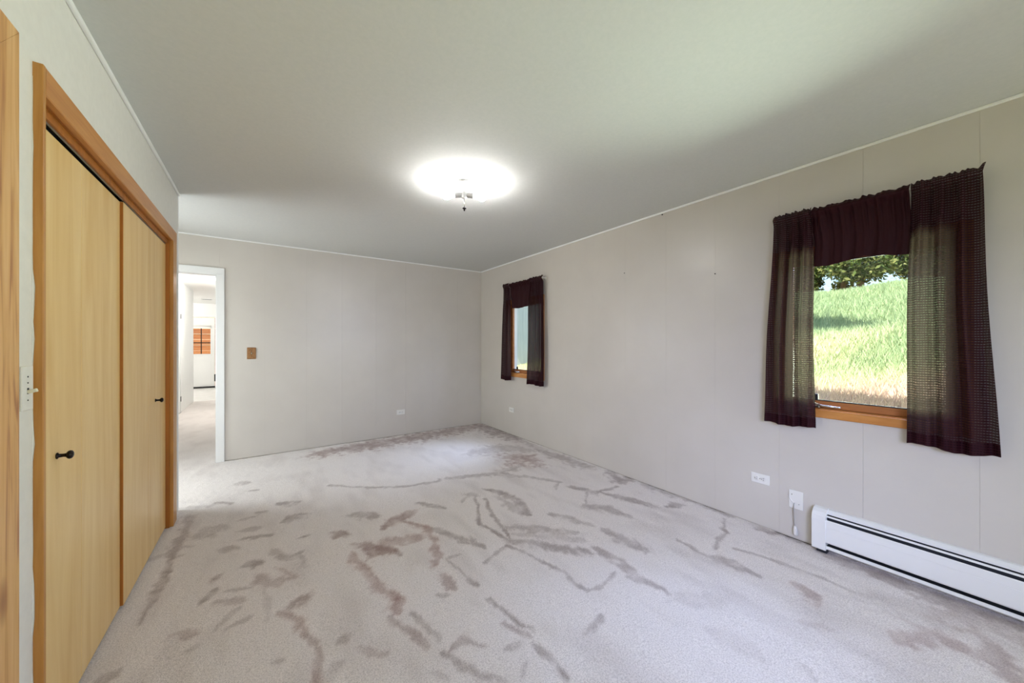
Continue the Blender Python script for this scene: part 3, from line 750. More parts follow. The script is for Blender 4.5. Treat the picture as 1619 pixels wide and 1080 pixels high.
def bifold(name, label, y0, ym, y1, x, zt, knob_leaf, ky, kz):
    d = thing(name, label, 'closet door', (x, (y0 + y1) / 2, 0), kind='structure')
    lv = []
    for a, c in ((y0, ym), (ym, y1)):
        lv.append(part(MB().box((x - 0.032, a + 0.0012, 0.012), (x, c - 0.0012, zt), 0.0015), 'leaf', M['birch'], d))
    part(MB().box((x - 0.031, y0 - 0.0006, 0.014), (x - 0.001, y0 + 0.0012, zt - 0.002)), 'edge_band', M['jamb'], lv[0])
    knob(lv[knob_leaf], x, ky, kz)
    return d
bifold('door_4', 'near pair of flat birch bifold closet doors with dark knob', 1.635, 2.055, 2.497, XL - 0.030, 1.973, 0, 1.855, 0.909)
bifold('door_5', 'far pair of flat birch bifold closet doors beside the wall end', 2.500, 2.955, 3.403, XL - 0.019, 1.976, 1, 3.12, 0.929)

tp = thing('trim_7', 'knotty pine casing at the left edge of the picture', 'door frame', (XL, 0.95, 0), kind='structure')
# boards meet on a mitre
def mitre(vs2, name, m):
    mb = MB(); n = len(vs2)
    mb.add([(XL, y, z) for y, z in vs2] + [(FX, y, z) for y, z in vs2], [tuple(range(n))[::-1], tuple(range(n, 2*n))] + [(i, (i+1) % n, n+(i+1) % n, n+i) for i in range(n)])
    return part(mb, name, m, tp)
mitre([(1.406, 0.0), (1.489, 0.0), (1.489, 2.0925), (1.406, 2.0095)], 'side_board', M['pine'])
mitre([(1.406, 2.0105), (1.489, 2.0935), (0.34, 2.0935), (0.42, 2.0105)], 'header', M['pine'])
mitre([(0.34, 0.0), (0.42, 0.0), (0.42, 2.0095), (0.34, 2.0925)], 'side_board', M['pine'])
part(MB().box((XL - 0.10, 1.398, 0), (XL, 1.408, 2.012)), 'jamb', M['pine'], tp)
d6 = thing('door_6', 'flat birch door in the pine frame outside the left edge', 'closet door', (XL, 0.9, 0), kind='structure')
part(MB().box((XL - 0.06, 0.425, 0.012), (XL - 0.028, 1.394, 2.0), 0.0015), 'leaf', M['birch'], d6)

# ============================================================ WINDOWS
def window(name, label, hole):
    y0, y1, z0, z1 = hole
    w = thing(name, label, 'window', (XR, (y0 + y1) / 2, z0), kind='structure')
    cw = 0.050; cx = XR - 0.014
    part(MB().box((cx, y0 - cw, z0 - cw), (XR + 0.004, y1 + cw, z0), 0.003), 'casing', M['winwood'], w)
    part(MB().box((cx, y0 - cw, z1), (XR + 0.004, y1 + cw, z1 + cw), 0.003), 'casing', M['winwood'], w)
    part(MB().box((cx, y0 - cw, z0), (XR + 0.004, y0, z1), 0.003), 'casing', M['winwood'], w)
    part(MB().box((cx, y1, z0), (XR + 0.004, y1 + cw, z1), 0.003), 'casing', M['winwood'], w)
    t = 0.012
    part(MB().box((XR - 0.002, y0, z0), (XR + 0.09, y1, z0 + 0.004)).box((XR - 0.002, y0, z1 - 0.004), (XR + 0.09, y1, z1)).box((XR - 0.002, y0, z0), (XR + 0.09, y0 + 0.004, z1)).box((XR - 0.002, y1 - 0.004, z0), (XR + 0.09, y1, z1)), 'jamb', M['winwood'], w)
    part(MB().box((XR + 0.09, y0, z0), (XR + 0.14, y1, z0 + 0.02)).box((XR + 0.09, y0, z1 - 0.02), (XR + 0.14, y1, z1)).box((XR + 0.09, y0, z0 + 0.02), (XR + 0.14, y0 + 0.02, z1 - 0.02)).box((XR + 0.09, y1 - 0.02, z0 + 0.02), (XR + 0.14, y1, z1 - 0.02)), 'outer_trim', M['white'], w)
    sx0, sx1 = XR + 0.04, XR + 0.075
    g = 0.045
    sash = part(MB().box((sx0, y0 + 0.005, z0 + 0.005), (sx1, y1 - 0.005, z0 + g + 0.004), 0.004)
                .box((sx0, y0 + 0.005, z1 - g - 0.004), (sx1, y1 - 0.005, z1 - 0.005), 0.004)
                .box((sx0, y0 + 0.005, z0 + g), (sx1, y0 + g, z1 - g), 0.004).box((sx0, y1 - g, z0 + g), (sx1, y1 - 0.005, z1 - g), 0.004), 'sash', M['winsash'], w)
    part(MB().box((sx0 + 0.006, y0 + g - 0.002, z0 + g + 0.004), (sx0 + 0.013, y1 - g + 0.002, z0 + g + 0.010)).box((sx0 + 0.006, y0 + g - 0.002, z1 - g - 0.010), (sx0 + 0.013, y1 - g + 0.002, z1 - g - 0.004)), 'gasket', M['black'], sash)
    part(MB().box((sx0 + 0.014, y0 + g - 0.004, z0 + g), (sx0 + 0.020, y1 - g + 0.004, z1 - g)), 'pane', M['glass'], sash)
    # crank operator with folding handle, and a black sash lock standing up on the rail
    cy = y1 - 0.185
    cr = part(MB().box((XR - 0.004, cy - 0.012, z0 + 0.006), (XR + 0.040, cy + 0.022, z0 + 0.030), 0.006)
              .tube([(XR - 0.004, cy + 0.006, z0 + 0.024), (XR - 0.022, cy + 0.004, z0 + 0.036)], 0.008), 'crank_operator', M['chrome'], w)
    part(MB().tube([(XR - 0.020, cy + 0.006, z0 + 0.036), (XR - 0.026, cy - 0.030, z0 + 0.028), (XR - 0.026, cy - 0.115, z0 + 0.026)], [0.0065, 0.0055, 0.0045]), 'crank_handle', M['chrome'], cr)
    part(MB().box((XR + 0.026, cy + 0.004, z0 + 0.055), (XR + 0.040, cy + 0.030, z0 + 0.092), 0.003), 'sash_lock', M['black'], sash)
    return w
window('window_1', 'near wood framed casement window looking onto the grassy slope', WIN_NEAR)
window('window_2', 'far wood framed casement window near the room corner', WIN_FAR)

w5 = thing('added_window_5', 'added unseen window in the left wall behind the viewpoint', 'window', (XL, -1.35, 0.85), kind='structure')  # added opening for the side fill lamp, out of view
part(MB().box((XL, -2.06, 0.79), (XL + 0.015, -0.64, 0.85)).box((XL, -2.06, 2.08), (XL + 0.015, -0.64, 2.14)).box((XL, -2.06, 0.85), (XL + 0.015, -2.0, 2.08)).box((XL, -0.7, 0.85), (XL + 0.015, -0.64, 2.08)), 'casing', M['winwood'], w5)
part(MB().box((XL - 0.06, -2.0, 0.85), (XL - 0.055, -0.7, 2.08)), 'pane', M['glass'], w5)

w4 = thing('added_window_4', 'added unseen window in the nook round the corner of the closet wall', 'window', (-1.75, 4.34, 0.8), kind='structure')  # added for the nook fill lamp, not seen from the camera
part(MB().box((-1.76, 3.86, 0.74), (-1.735, 4.82, 0.80)).box((-1.76, 3.86, 1.90), (-1.735, 4.82, 1.96)).box((-1.76, 3.86, 0.80), (-1.735, 3.92, 1.90)).box((-1.76, 4.76, 0.80), (-1.735, 4.82, 1.90)), 'casing', M['winwood'], w4)
part(MB().box((-1.775, 3.92, 0.80), (-1.770, 4.76, 1.90)), 'pane', M['glass'], w4)

w3 = thing('added_window_3', 'added unseen wide window in the wall behind the viewpoint', 'window', (2.0, YF, REAR[2]), kind='structure')  # added together with the rear fill lamps to light the room
part(MB().box((REAR[0] - 0.06, YF, REAR[2] - 0.06), (REAR[1] + 0.06, YF + 0.015, REAR[2])).box((REAR[0] - 0.06, YF, REAR[3]), (REAR[1] + 0.06, YF + 0.015, REAR[3] + 0.06)).box((REAR[0] - 0.06, YF, REAR[2]), (REAR[0], YF + 0.015, REAR[3])).box((REAR[1], YF, REAR[2]), (REAR[1] + 0.06, YF + 0.015, REAR[3])), 'casing', M['winwood'], w3)
part(MB().box((1.97, YF - 0.08, REAR[2]), (2.03, YF - 0.04, REAR[3])), 'mullion', M['winwood'], w3)
part(MB().box((REAR[0], YF - 0.066, REAR[2]), (1.97, YF - 0.06, REAR[3])), 'pane', M['glass'], w3)
part(MB().box((2.03, YF - 0.066, REAR[2]), (REAR[1], YF - 0.06, REAR[3])), 'pane', M['glass'], w3)

# ============================================================ CURTAINS
def drape(name, label, yt, yb, zt, zb, seed, group, nf=5, amp=0.016, wave=0.006, xc=2.805, tip=0.0, ns=120, nt=90):
    """hanging cloth gathered on a rod: yt/yb = (high Y, low Y) at top and bottom."""
    r = random.Random(seed)
    ph = [r.uniform(0, 6.28) for _ in range(8)]
    rod = zt - 0.028
    vs = []; fs = []
    for j in range(nt + 1):
        t = j / nt
        for i in range(ns + 1):
            s = i / ns
            z = zt + (zb - zt) * t
            h = (zt - z)
            y = (yt[0] + (yt[1] - yt[0]) * s) * (1 - t) + (yb[0] + (yb[1] - yb[0]) * s) * t
            # fine gathers near the rod die away, broad folds open towards the hem
            gw = math.exp(-h / 0.16)
            fine = 0.007 * gw * (math.sin(2*PI*s*nf*2.7 + ph[0]) + 0.6*math.sin(2*PI*s*nf*4.3 + ph[1]))
            grow = min(1, 0.25 + h / 0.45)
            big = amp * grow * (math.sin(2*PI*s*nf*0.9 + ph[2] + 0.5*math.sin(3*t + ph[3])) + 0.45*math.sin(2*PI*s*nf*1.7 + ph[4] + t))
            x = xc + fine + big * (1 - 0.35 * t)
            # pinched on the rod, ruffled header above it
            pin = math.exp(-((z - rod) / 0.022) ** 2)
            x = x * (1 - pin * 0.95) + (2.780 + 0.25 * fine + (0.005 if xc > 2.81 else 0)) * pin * 0.95
            if h < 0.028:
                k = 1 - h / 0.028
                x += 0.006 * k * math.sin(2*PI*s*nf*3.1 + ph[5])
                z += 0.004 * k * (math.sin(2*PI*s*nf*1.1 + ph[6]) + 0.5*math.sin(2*PI*s*nf*2.3 + ph[7]))
                if tip: z += 0.012 * k * max(0, (s - 0.94) / 0.06); y -= 0.010 * k * max(0, (s - 0.94) / 0.06)
            if t > 0.8:
                z += wave * (t - 0.8) / 0.2 * math.sin(2*PI*s*1.1 + ph[3])
            y += 0.005 * math.sin(2*PI*t*1.2 + ph[5]) * (1 - t) + 0.004 * math.sin(7*t + ph[6]) * t
            vs.append((min(x, 2.846), y, z))
    for j in range(nt):
        for i in range(ns):
            a = j * (ns + 1) + i
            fs.append((a, a + 1, a + ns + 2, a + ns + 1))
    mb = MB(); mb.add(vs, fs, True)
    o = mb.build(name, M['lining'] if 'valance' in name else M['cloth'], fix=False)
    tag(o, label, 'curtain', group)
    # turned-up hem: a second layer behind the lowest centimetres
    hv = []; hf = []
    n0 = int(nt * (1 - 0.05 / (zt - zb)))
    rows = list(range(n0, nt + 1))
    for j in rows:
        for i in range(ns + 1):
            p = vs[j * (ns + 1) + i]; hv.append((p[0] + 0.0025, p[1], p[2]))
    for j in range(len(rows) - 1):
        for i in range(ns):
            a = j * (ns + 1) + i
            hf.append((a, a + 1, a + ns + 2, a + ns + 1))
    hb = MB(); hb.add(hv, hf, True)
    h = hb.build('hem', M['hem'], fix=False); h.parent = o
    return o
g = 'burgundy curtains at the near window'
drape('curtain', 'left burgundy panel hanging beside the near window view', (0.945, 0.745), (1.003, 0.735), 2.133, 0.755, 1, g, nf=4, amp=0.018)
drape('curtain', 'right burgundy panel of the near window, wide and see-through by the glass', (0.335, 0.108), (0.352, 0.055), 2.133, 0.752, 2, g, nf=4, amp=0.018, wave=0.009, tip=1)
drape('curtain_valance', 'short burgundy valance over the top of the near window', (0.752, 0.332), (0.740, 0.338), 2.131, 1.776, 3, g, nf=5, amp=0.008, wave=0.012, xc=2.826)
g = 'burgundy curtains at the far window'
drape('curtain', 'left narrow burgundy panel of the far window by the room corner', (4.215, 4.075), (4.31, 4.045), 2.125, 0.772, 4, g, nf=3, amp=0.013)
drape('curtain', 'right burgundy panel of the far window, striped by daylight', (3.60, 3.355), (3.665, 3.338), 2.125, 0.760, 5, g, nf=4, amp=0.018)
drape('curtain_valance', 'short burgundy valance over the top of the far window', (4.08, 3.595), (4.05, 3.66), 2.123, 1.770, 6, g, nf=5, amp=0.008, xc=2.826)
def rod(label, y0, y1, z, grp):
    t = thing('curtain_rod', label, 'curtain rod', (XR, (y0 + y1) / 2, z), grp)
    part(MB().tube([(2.802, y0, z), (2.802, y1, z)], 0.0045), 'pole', M['plastic'], t)
    for y in (y0, y1):
        part(MB().tube([(2.802, y, z), (2.815, y, z), (XR - 0.001, y, z)], 0.005).box((XR - 0.004, y - 0.010, z - 0.022), (XR, y + 0.010, z + 0.022), 0.001), 'bracket', M['plastic'], t)
rod('thin white rod carrying the near burgundy curtains', 0.118, 0.930, 2.105, 'curtain rods')
rod('thin white rod carrying the far burgundy curtains', 3.370, 4.200, 2.097, 'curtain rods')

# ============================================================ CEILING LIGHT
LX, LY = 1.180, 2.285
cl = thing('ceiling_light', 'bare bulb ceiling light with its shade missing', 'lamp', (LX, LY, H))
part(MB().lathe([(0.060, 0.0), (0.062, 0.006), (0.058, 0.016), (0.046, 0.024), (0.018, 0.028)], (LX, LY, H), (0, 0, -1), 32), 'canopy', M['white'], cl)
part(MB().tube([(LX, LY, H - 0.02), (LX, LY, H - 0.08)], 0.012).lathe([(0.012, 0.065), (0.020, 0.072), (0.020, 0.108), (0.010, 0.116)], (LX, LY, H), (0, 0, -1)), 'stem', M['fixture'], cl)
part(MB().tube([(LX, LY, H - 0.11), (LX, LY, H - 0.182)], 0.003), 'threaded_rod', M['chrome'], cl)
part(MB().lathe([(0.004, 0.168), (0.006, 0.172), (0.004, 0.176), (0.015, 0.180), (0.014, 0.186), (0.006, 0.190), (0.005, 0.200), (0.001, 0.205)], (LX, LY, H), (0, 0, -1), 16), 'finial', M['dark'], cl)
for dx, dy, dz in ((-0.82, 0.57, -0.02), (0.80, -0.60, -0.12)):
    ax = Vector((dx, dy, dz)).normalized()
    o0 = Vector((LX, LY, H - 0.088))
    sk = part(MB().lathe([(0.010, 0.012), (0.016, 0.020), (0.019, 0.030), (0.019, 0.062), (0.021, 0.066), (0.017, 0.068)], o0, ax, 20), 'socket', M['fixture'], cl)
    part(MB().lathe([(0.013, 0.066), (0.014, 0.078), (0.022, 0.096), (0.029, 0.116), (0.030, 0.130), (0.025, 0.147), (0.014, 0.157), (0.002, 0.160)], o0, ax, 20), 'bulb', M['bulb'], sk)

# ============================================================ BASEBOARD HEATER
HY0, HY1 = -1.15, 0.745     # along the wall
ht = thing('baseboard_heater', 'long white electric baseboard heater under the near window', 'heater', (XR - 0.035, (HY0 + HY1) / 2, 0))
def hx(d): return XR - d
yl = HY1 - 0.066
part(MB().extrude_y([(hx(0.0), 0.034), (hx(0.004), 0.034), (hx(0.004), 0.252), (hx(0.016), 0.254), (hx(0.033), 0.247), (hx(0.034), 0.240), (hx(0.036), 0.240), (hx(0.036), 0.250), (hx(0.018), 0.262), (hx(0.0), 0.264)], HY0, yl), 'back_panel', M['heater'] if 'heater' in M else M['white'], ht)
part(MB().extrude_y([(hx(0.042), 0.234), (hx(0.046), 0.234), (hx(0.051), 0.226), (hx(0.047), 0.226)], HY0, yl), 'deflector', M['white'], ht)
part(MB().extrude_y([(hx(0.058), 0.209), (hx(0.062), 0.213), (hx(0.068), 0.208), (hx(0.069), 0.172), (hx(0.068), 0.170), (hx(0.069), 0.168), (hx(0.070), 0.082), (hx(0.064), 0.074), (hx(0.060), 0.074), (hx(0.064), 0.084), (hx(0.064), 0.200)], HY0, yl), 'front_panel', M['white'], ht)
part(MB().extrude_y([(hx(0.004), 0.034), (hx(0.056), 0.032), (hx(0.062), 0.038), (hx(0.058), 0.053), (hx(0.055), 0.053), (hx(0.052), 0.040), (hx(0.004), 0.040)], HY0, yl), 'lower_lip', M['white'], ht)
fb = MB()
for k in range(150):
    y = HY0 + 0.06 + k * (yl - HY0 - 0.1) / 150
    fb.box((hx(0.046), y, 0.10), (hx(0.008), y + 0.0012, 0.200))
fb.tube([(hx(0.027), HY0 + 0.02, 0.15), (hx(0.027), yl - 0.01, 0.15)], 0.010)
fo = part(fb, 'heating_fins', M['fin'] if 'fin' in M else M['dark'], ht); fo['kind'] = 'stuff'
part(MB().box((hx(0.040), HY0, 0.203), (hx(0.0045), yl, 0.236)), 'slot_shade', M['slot'], ht)  # dark block added to paint the shade inside the heater slots
part(MB().box((hx(0.045), HY0, 0.044), (hx(0.004), yl, 0.05)), 'inner_tray', M['slot'], ht)
def cap_prof():
    return [(hx(0.0), 0.026), (hx(0.070), 0.026), (hx(0.0725), 0.030), (hx(0.0725), 0.205), (hx(0.068), 0.230), (hx(0.055), 0.250), (hx(0.032), 0.264), (hx(0.0), 0.267)]
part(MB().extrude_y(cap_prof(), yl, HY1), 'end_cap', M['white'], ht)
part(MB().extrude_y(cap_prof(), HY0 - 0.066, HY0), 'end_cap', M['white'], ht)
for fy in (HY0, -0.22, yl):
    part(MB().box((hx(0.045), fy, 0.0), (hx(0.010), fy + 0.05, 0.034)), 'foot', M['slot'], ht)

# ============================================================ OUTLETS, SWITCHES, SMALL THINGS
def duplex_r(label, y, z, w=0.113, h=0.068, vert=False):
    """duplex outlet on the right wall, lying on its side."""
    t = thing('wall_outlet', label, 'outlet', (XR, y, z), 'white wall outlets')
    p = part(MB().box((XR - 0.006, y - w/2, z - h/2), (XR, y + w/2, z + h/2), 0.0025), 'cover_plate', M['plastic'], t)
    for s in (-1, 1):
        c = y + s * 0.0205
        f = part(MB().lathe([(0.0165, 0.0), (0.0165, 0.0015), (0.015, 0.0022)], (XR - 0.006, c, z), (-1, 0, 0), 20), 'socket_face', M['plastic'], t)
        part(MB().box((XR - 0.0092, c - 0.006, z + 0.0045), (XR - 0.0080, c + 0.003, z + 0.0070)).box((XR - 0.0092, c - 0.005, z - 0.0070), (XR - 0.0080, c + 0.002, z - 0.0045)).box((XR - 0.0092, c + 0.0075, z - 0.0025), (XR - 0.0080, c + 0.0115, z + 0.0025)), 'slot', M['slot'], f)
    part(MB().lathe([(0.003, 0.0), (0.003, 0.001), (0.001, 0.0015)], (XR - 0.006, y, z), (-1, 0, 0), 10), 'screw', M['chrome'], t)
duplex_r('white duplex outlet on the right wall left of the cable plate', 1.050, 0.337)
duplex_r('small white outlet under the far window', 4.112, 0.352)
def duplex_b(label, x, z, w=0.113, h=0.068):
    t = thing('wall_outlet', label, 'outlet', (x, YB, z), 'white wall outlets')
    part(MB().box((x - w/2, YB - 0.006, z - h/2), (x + w/2, YB, z + h/2), 0.0025), 'cover_plate', M['plastic'], t)
    for s in (-1, 1):
        c = x + s * 0.0205
        f = part(MB().lathe([(0.0165, 0.0), (0.0165, 0.0015), (0.015, 0.0022)], (c, YB - 0.006, z), (0, -1, 0), 20), 'socket_face', M['plastic'], t)
        part(MB().box((c - 0.006, YB - 0.0092, z + 0.0045), (c + 0.003, YB - 0.008, z + 0.007)).box((c - 0.005, YB - 0.0092, z - 0.007), (c + 0.002, YB - 0.008, z - 0.0045)).box((c + 0.0075, YB - 0.0092, z - 0.0025), (c + 0.0115, YB - 0.008, z + 0.0025)), 'slot', M['slot'], f)
    part(MB().lathe([(0.003, 0.0), (0.003, 0.001), (0.001, 0.0015)], (x, YB - 0.006, z), (0, -1, 0), 10), 'screw', M['chrome'], t)
duplex_b('white outlet low on the back wall', 1.574, 0.327)

# cable plate with a short cord and hanging plug
cp = thing('cable_plate', 'white wall plate with a cord hanging out beside the heater', 'wall plate', (XR, 0.845, 0.262))
part(MB().box((XR - 0.006, 0.807, 0.201), (XR, 0.883, 0.321), 0.0025), 'cover_plate', M['plastic'], cp)
for y, z in ((0.828, 0.236), (0.866, 0.292)):
    part(MB().lathe([(0.003, 0.0), (0.003, 0.001), (0.001, 0.0015)], (XR - 0.006, y, z), (-1, 0, 0), 10), 'screw', M['chrome'], cp)
part(MB().tube([(XR - 0.0062, 0.882, 0.268), (XR - 0.0075, 0.872, 0.252), (XR - 0.009, 0.858, 0.240), (XR - 0.010, 0.852, 0.232)], 0.0022, 8), 'cord_upper', M['plastic'], cp)
cdp = part(MB().tube([(XR - 0.004, 0.853, 0.238), (XR - 0.013, 0.853, 0.233), (XR - 0.016, 0.853, 0.215), (XR - 0.013, 0.853, 0.16), (XR - 0.012, 0.852, 0.118), (XR - 0.013, 0.848, 0.098), (XR - 0.015, 0.846, 0.090)], 0.0027, 8), 'cord', M['cord'] if 'cord' in M else M['plastic'], cp)
part(MB().lathe([(0.004, 0.0), (0.009, 0.008), (0.0125, 0.024), (0.013, 0.052), (0.011, 0.060), (0.004, 0.062)], (XR - 0.016, 0.846, 0.094), (0.05, -0.05, -1), 14), 'plug', M['plastic'], cdp)

# brown light switch on the back wall
sw = thing('light_switch', 'brown bronze light switch right of the doorway', 'light switch', (-0.112, YB, 1.177))
part(MB().box((-0.153, YB - 0.007, 1.112), (-0.071, YB, 1.243), 0.003).box((-0.144, YB - 0.0095, 1.122), (-0.080, YB - 0.006, 1.233), 0.001), 'cover_plate', M['bronze'] if 'bronze' in M else M['oak'], sw)
part(MB().box((-0.118, YB - 0.0105, 1.164), (-0.106, YB - 0.009, 1.190)), 'toggle_slot', M['slot'], sw)
part(MB().box((-0.1155, YB - 0.022, 1.170), (-0.1085, YB - 0.009, 1.182), 0.0015, rot=Matrix.Rotation(0.45, 3, 'X')), 'toggle', M['ivory'] if 'ivory' in M else M['plastic'], sw)
for z in (1.145, 1.209):
    part(MB().lathe([(0.003, 0), (0.003, 0.001), (0.001, 0.0015)], (-0.112, YB - 0.0095, z), (0, -1, 0), 10), 'screw', M['dark'], sw)

# white switch between the two closet frames
s2 = thing('light_switch', 'white light switch on the narrow wall between the wood frames', 'light switch', (XL, 1.575, 1.163))
part(MB().box((XL, 1.547, 1.102), (XL + 0.005, 1.604, 1.224), 0.002), 'cover_plate', M['closetwall'], s2)
part(MB().box((XL + 0.004, 1.570, 1.150), (XL + 0.022, 1.580, 1.160), 0.002, rot=Matrix.Rotation(-0.25, 3, 'Y')), 'toggle', M['ivory'] if 'ivory' in M else M['plastic'], s2)
part(MB().box((XL + 0.0045, 1.571, 1.147), (XL + 0.0055, 1.579, 1.164)), 'toggle_slot', M['slot'], s2)
for z in (1.195, 1.178, 1.130):
    part(MB().lathe([(0.0022, 0), (0.0022, 0.001), (0.001, 0.0012)], (XL + 0.005, 1.574, z), (1, 0, 0), 8), 'screw', M['dark'], s2)

# nails left in the right wall
for lab, y, z, r in (('dark nail left just under the ceiling bead', 1.796, 2.415, 0.006), ('small nail in the right wall nearer the far window', 2.195, 1.968, 0.004), ('small nail at the foot of the open panel joint', 1.352, 1.826, 0.0045)):
    n = MB().lathe([(0.0018, 0.0), (0.0018, 0.008), (r, 0.009), (r, 0.011), (0.001, 0.012)], (XR, y, z), (-1, 0, 0), 10).build('nail', M['dark'])
    tag(n, lab, 'nail', 'nails in the right wall')

# ============================================================ OUTSIDE
def hill(x, y):
    base = 0.05 + 0.55 * np.clip((x - 3.05) / 0.95, 0, 1) + 0.205 * np.clip(x - 4.0, 0, 12.5) + 0.05 * np.clip(x - 16.5, 0, 30)
    k = np.clip((y - 4.8) / 3.0, 0, 1)
    base = base * (1 - 0.5 * k * k * (3 - 2 * k))
    return base + 0.05 * np.sin(x * 1.7 + y * 0.9) + 0.04 * np.sin(y * 2.3 - x * 0.6)
gm = add_noise(mat('hill_soil', srgb(150, 150, 90), 0.95, spec=0.1), srgb(120, 128, 86), srgb(170, 162, 124), nscale=1.6, detail=6, lo=0.35, hi=0.65)
xs = np.concatenate([np.arange(3.03, 18, 0.22), np.arange(18, 46, 1.5)]); ys = np.arange(-14, 26, 0.4)
Xg, Yg = np.meshgrid(xs, ys); Zg = hill(Xg, Yg)
nx, ny = len(xs), len(ys)
a = np.arange(nx * ny).reshape(ny, nx)
hb = MB(); hb.add(np.stack([Xg, Yg, Zg], -1).reshape(-1, 3).tolist(), np.stack([a[:-1, :-1], a[:-1, 1:], a[1:, 1:], a[1:, :-1]], -1).reshape(-1, 4).tolist(), True)
struct(hb.build('ground_hillside', gm, fix=False), 'sunlit grassy hillside rising outside the right windows', 'hillside')
lm = add_noise(mat('lawn', srgb(130, 150, 80), 0.95, spec=0.1), srgb(110, 135, 66), srgb(168, 178, 104), nscale=2, detail=5)
struct(MB().box((-14, -16, -0.35), (3.05, YF - 0.12, -0.25)).box((-14, 13.62, -0.35), (3.05, 26, -0.25)).build('ground_lawn', lm), 'flat lawn behind the house', 'lawn')

# grass blades on the slope
def tint_mat(name, stops, rough=0.8, trans=0.3):
    m = mat(name, stops[0][1], rough, spec=0.2)
    N, L, b = nodes(m)
    at = N.new('ShaderNodeAttribute'); at.attribute_name = 'tint'
    cr = N.new('ShaderNodeValToRGB')
    e = cr.color_ramp.elements
    e[0].position = stops[0][0]; e[0].color = (*stops[0][1], 1)
    e[1].position = stops[-1][0]; e[1].color = (*stops[-1][1], 1)
    for p, c in stops[1:-1]:
        k = e.new(p); k.color = (*c, 1)
    L.new(at.outputs['Fac'], cr.inputs[0]); L.new(cr.outputs[0], b.inputs['Base Color'])
    tl = N.new('ShaderNodeBsdfTranslucent'); L.new(cr.outputs[0], tl.inputs[0])
    ms = N.new('ShaderNodeMixShader'); ms.inputs[0].default_value = trans
    L.new(b.outputs[0], ms.inputs[1]); L.new(tl.outputs[0], ms.inputs[2]); L.new(ms.outputs[0], N['Material Output'].inputs[0])
    return m
def raw_mesh(name, verts, faces, m, tint=None):
    me = bpy.data.meshes.new(name)
    me.vertices.add(len(verts)); me.vertices.foreach_set('co', np.asarray(verts, np.float32).ravel())
    k = faces.shape[1]
    me.loops.add(faces.size); me.loops.foreach_set('vertex_index', faces.ravel().astype(np.int32))
    me.polygons.add(len(faces)); me.polygons.foreach_set('loop_start', np.arange(0, faces.size, k, dtype=np.int32)); me.polygons.foreach_set('loop_total', np.full(len(faces), k, np.int32))
    me.update(calc_edges=True)
    if tint is not None:
        at = me.attributes.new('tint', 'FLOAT', 'POINT'); at.data.foreach_set('value', tint.astype(np.float32))
    me.materials.append(m)
    o = bpy.data.objects.new(name, me); COL.objects.link(o)
    return o
NB = 80000
gx = 4.0 + 11.6 * rng.random(NB) ** 1.35
half = 0.12 + 0.0 * gx
gy = gx * (-0.02 + 0.42 * rng.random(NB))
gz = hill(gx, gy)
hgt = (0.06 + 0.10 * rng.random(NB)) * (0.8 + 0.05 * gx)
wid = 0.004 + 0.0011 * gx
ang = rng.random(NB) * 2 * PI
lean = 0.05 + 0.06 * rng.random(NB); la = rng.random(NB) * 2 * PI
wx = np.cos(ang) * wid; wy = np.sin(ang) * wid
tx = np.cos(la) * lean; ty = np.sin(la) * lean
# a second stand of grass in front of the shed, seen through the far window
NC = 12000
gx[:NC] = 3.4 + 5.6 * rng.random(NC); gy[:NC] = 4.5 + 4.3 * rng.random(NC); gz[:NC] = hill(gx[:NC], gy[:NC])
V = np.stack([np.stack([gx - wx, gy - wy, gz - 0.01], -1), np.stack([gx + wx, gy + wy, gz - 0.01], -1), np.stack([gx + tx, gy + ty, gz + hgt], -1)], 1).reshape(-1, 3)
F = np.arange(NB * 3).reshape(-1, 3)
dry = np.clip(1.15 - (gx - 4.0) / 3.2 + 0.35 * np.sin(gy * 3 + gx * 1.3) + 0.5 * (rng.random(NB) - 0.5), 0, 1)
M['grass'] = tint_mat('grass_blades', [(0.0, srgb(158, 180, 136)), (0.45, srgb(204, 212, 166)), (0.75, srgb(222, 214, 178)), (1.0, srgb(216, 186, 174))])
go = raw_mesh('grass', V, F, M['grass'], np.repeat(dry * 0.85 + 0.15 * rng.random(NB), 3))
tag(go, 'long sunlit grass and dry stalks growing on the slope', 'grass', kind='stuff')

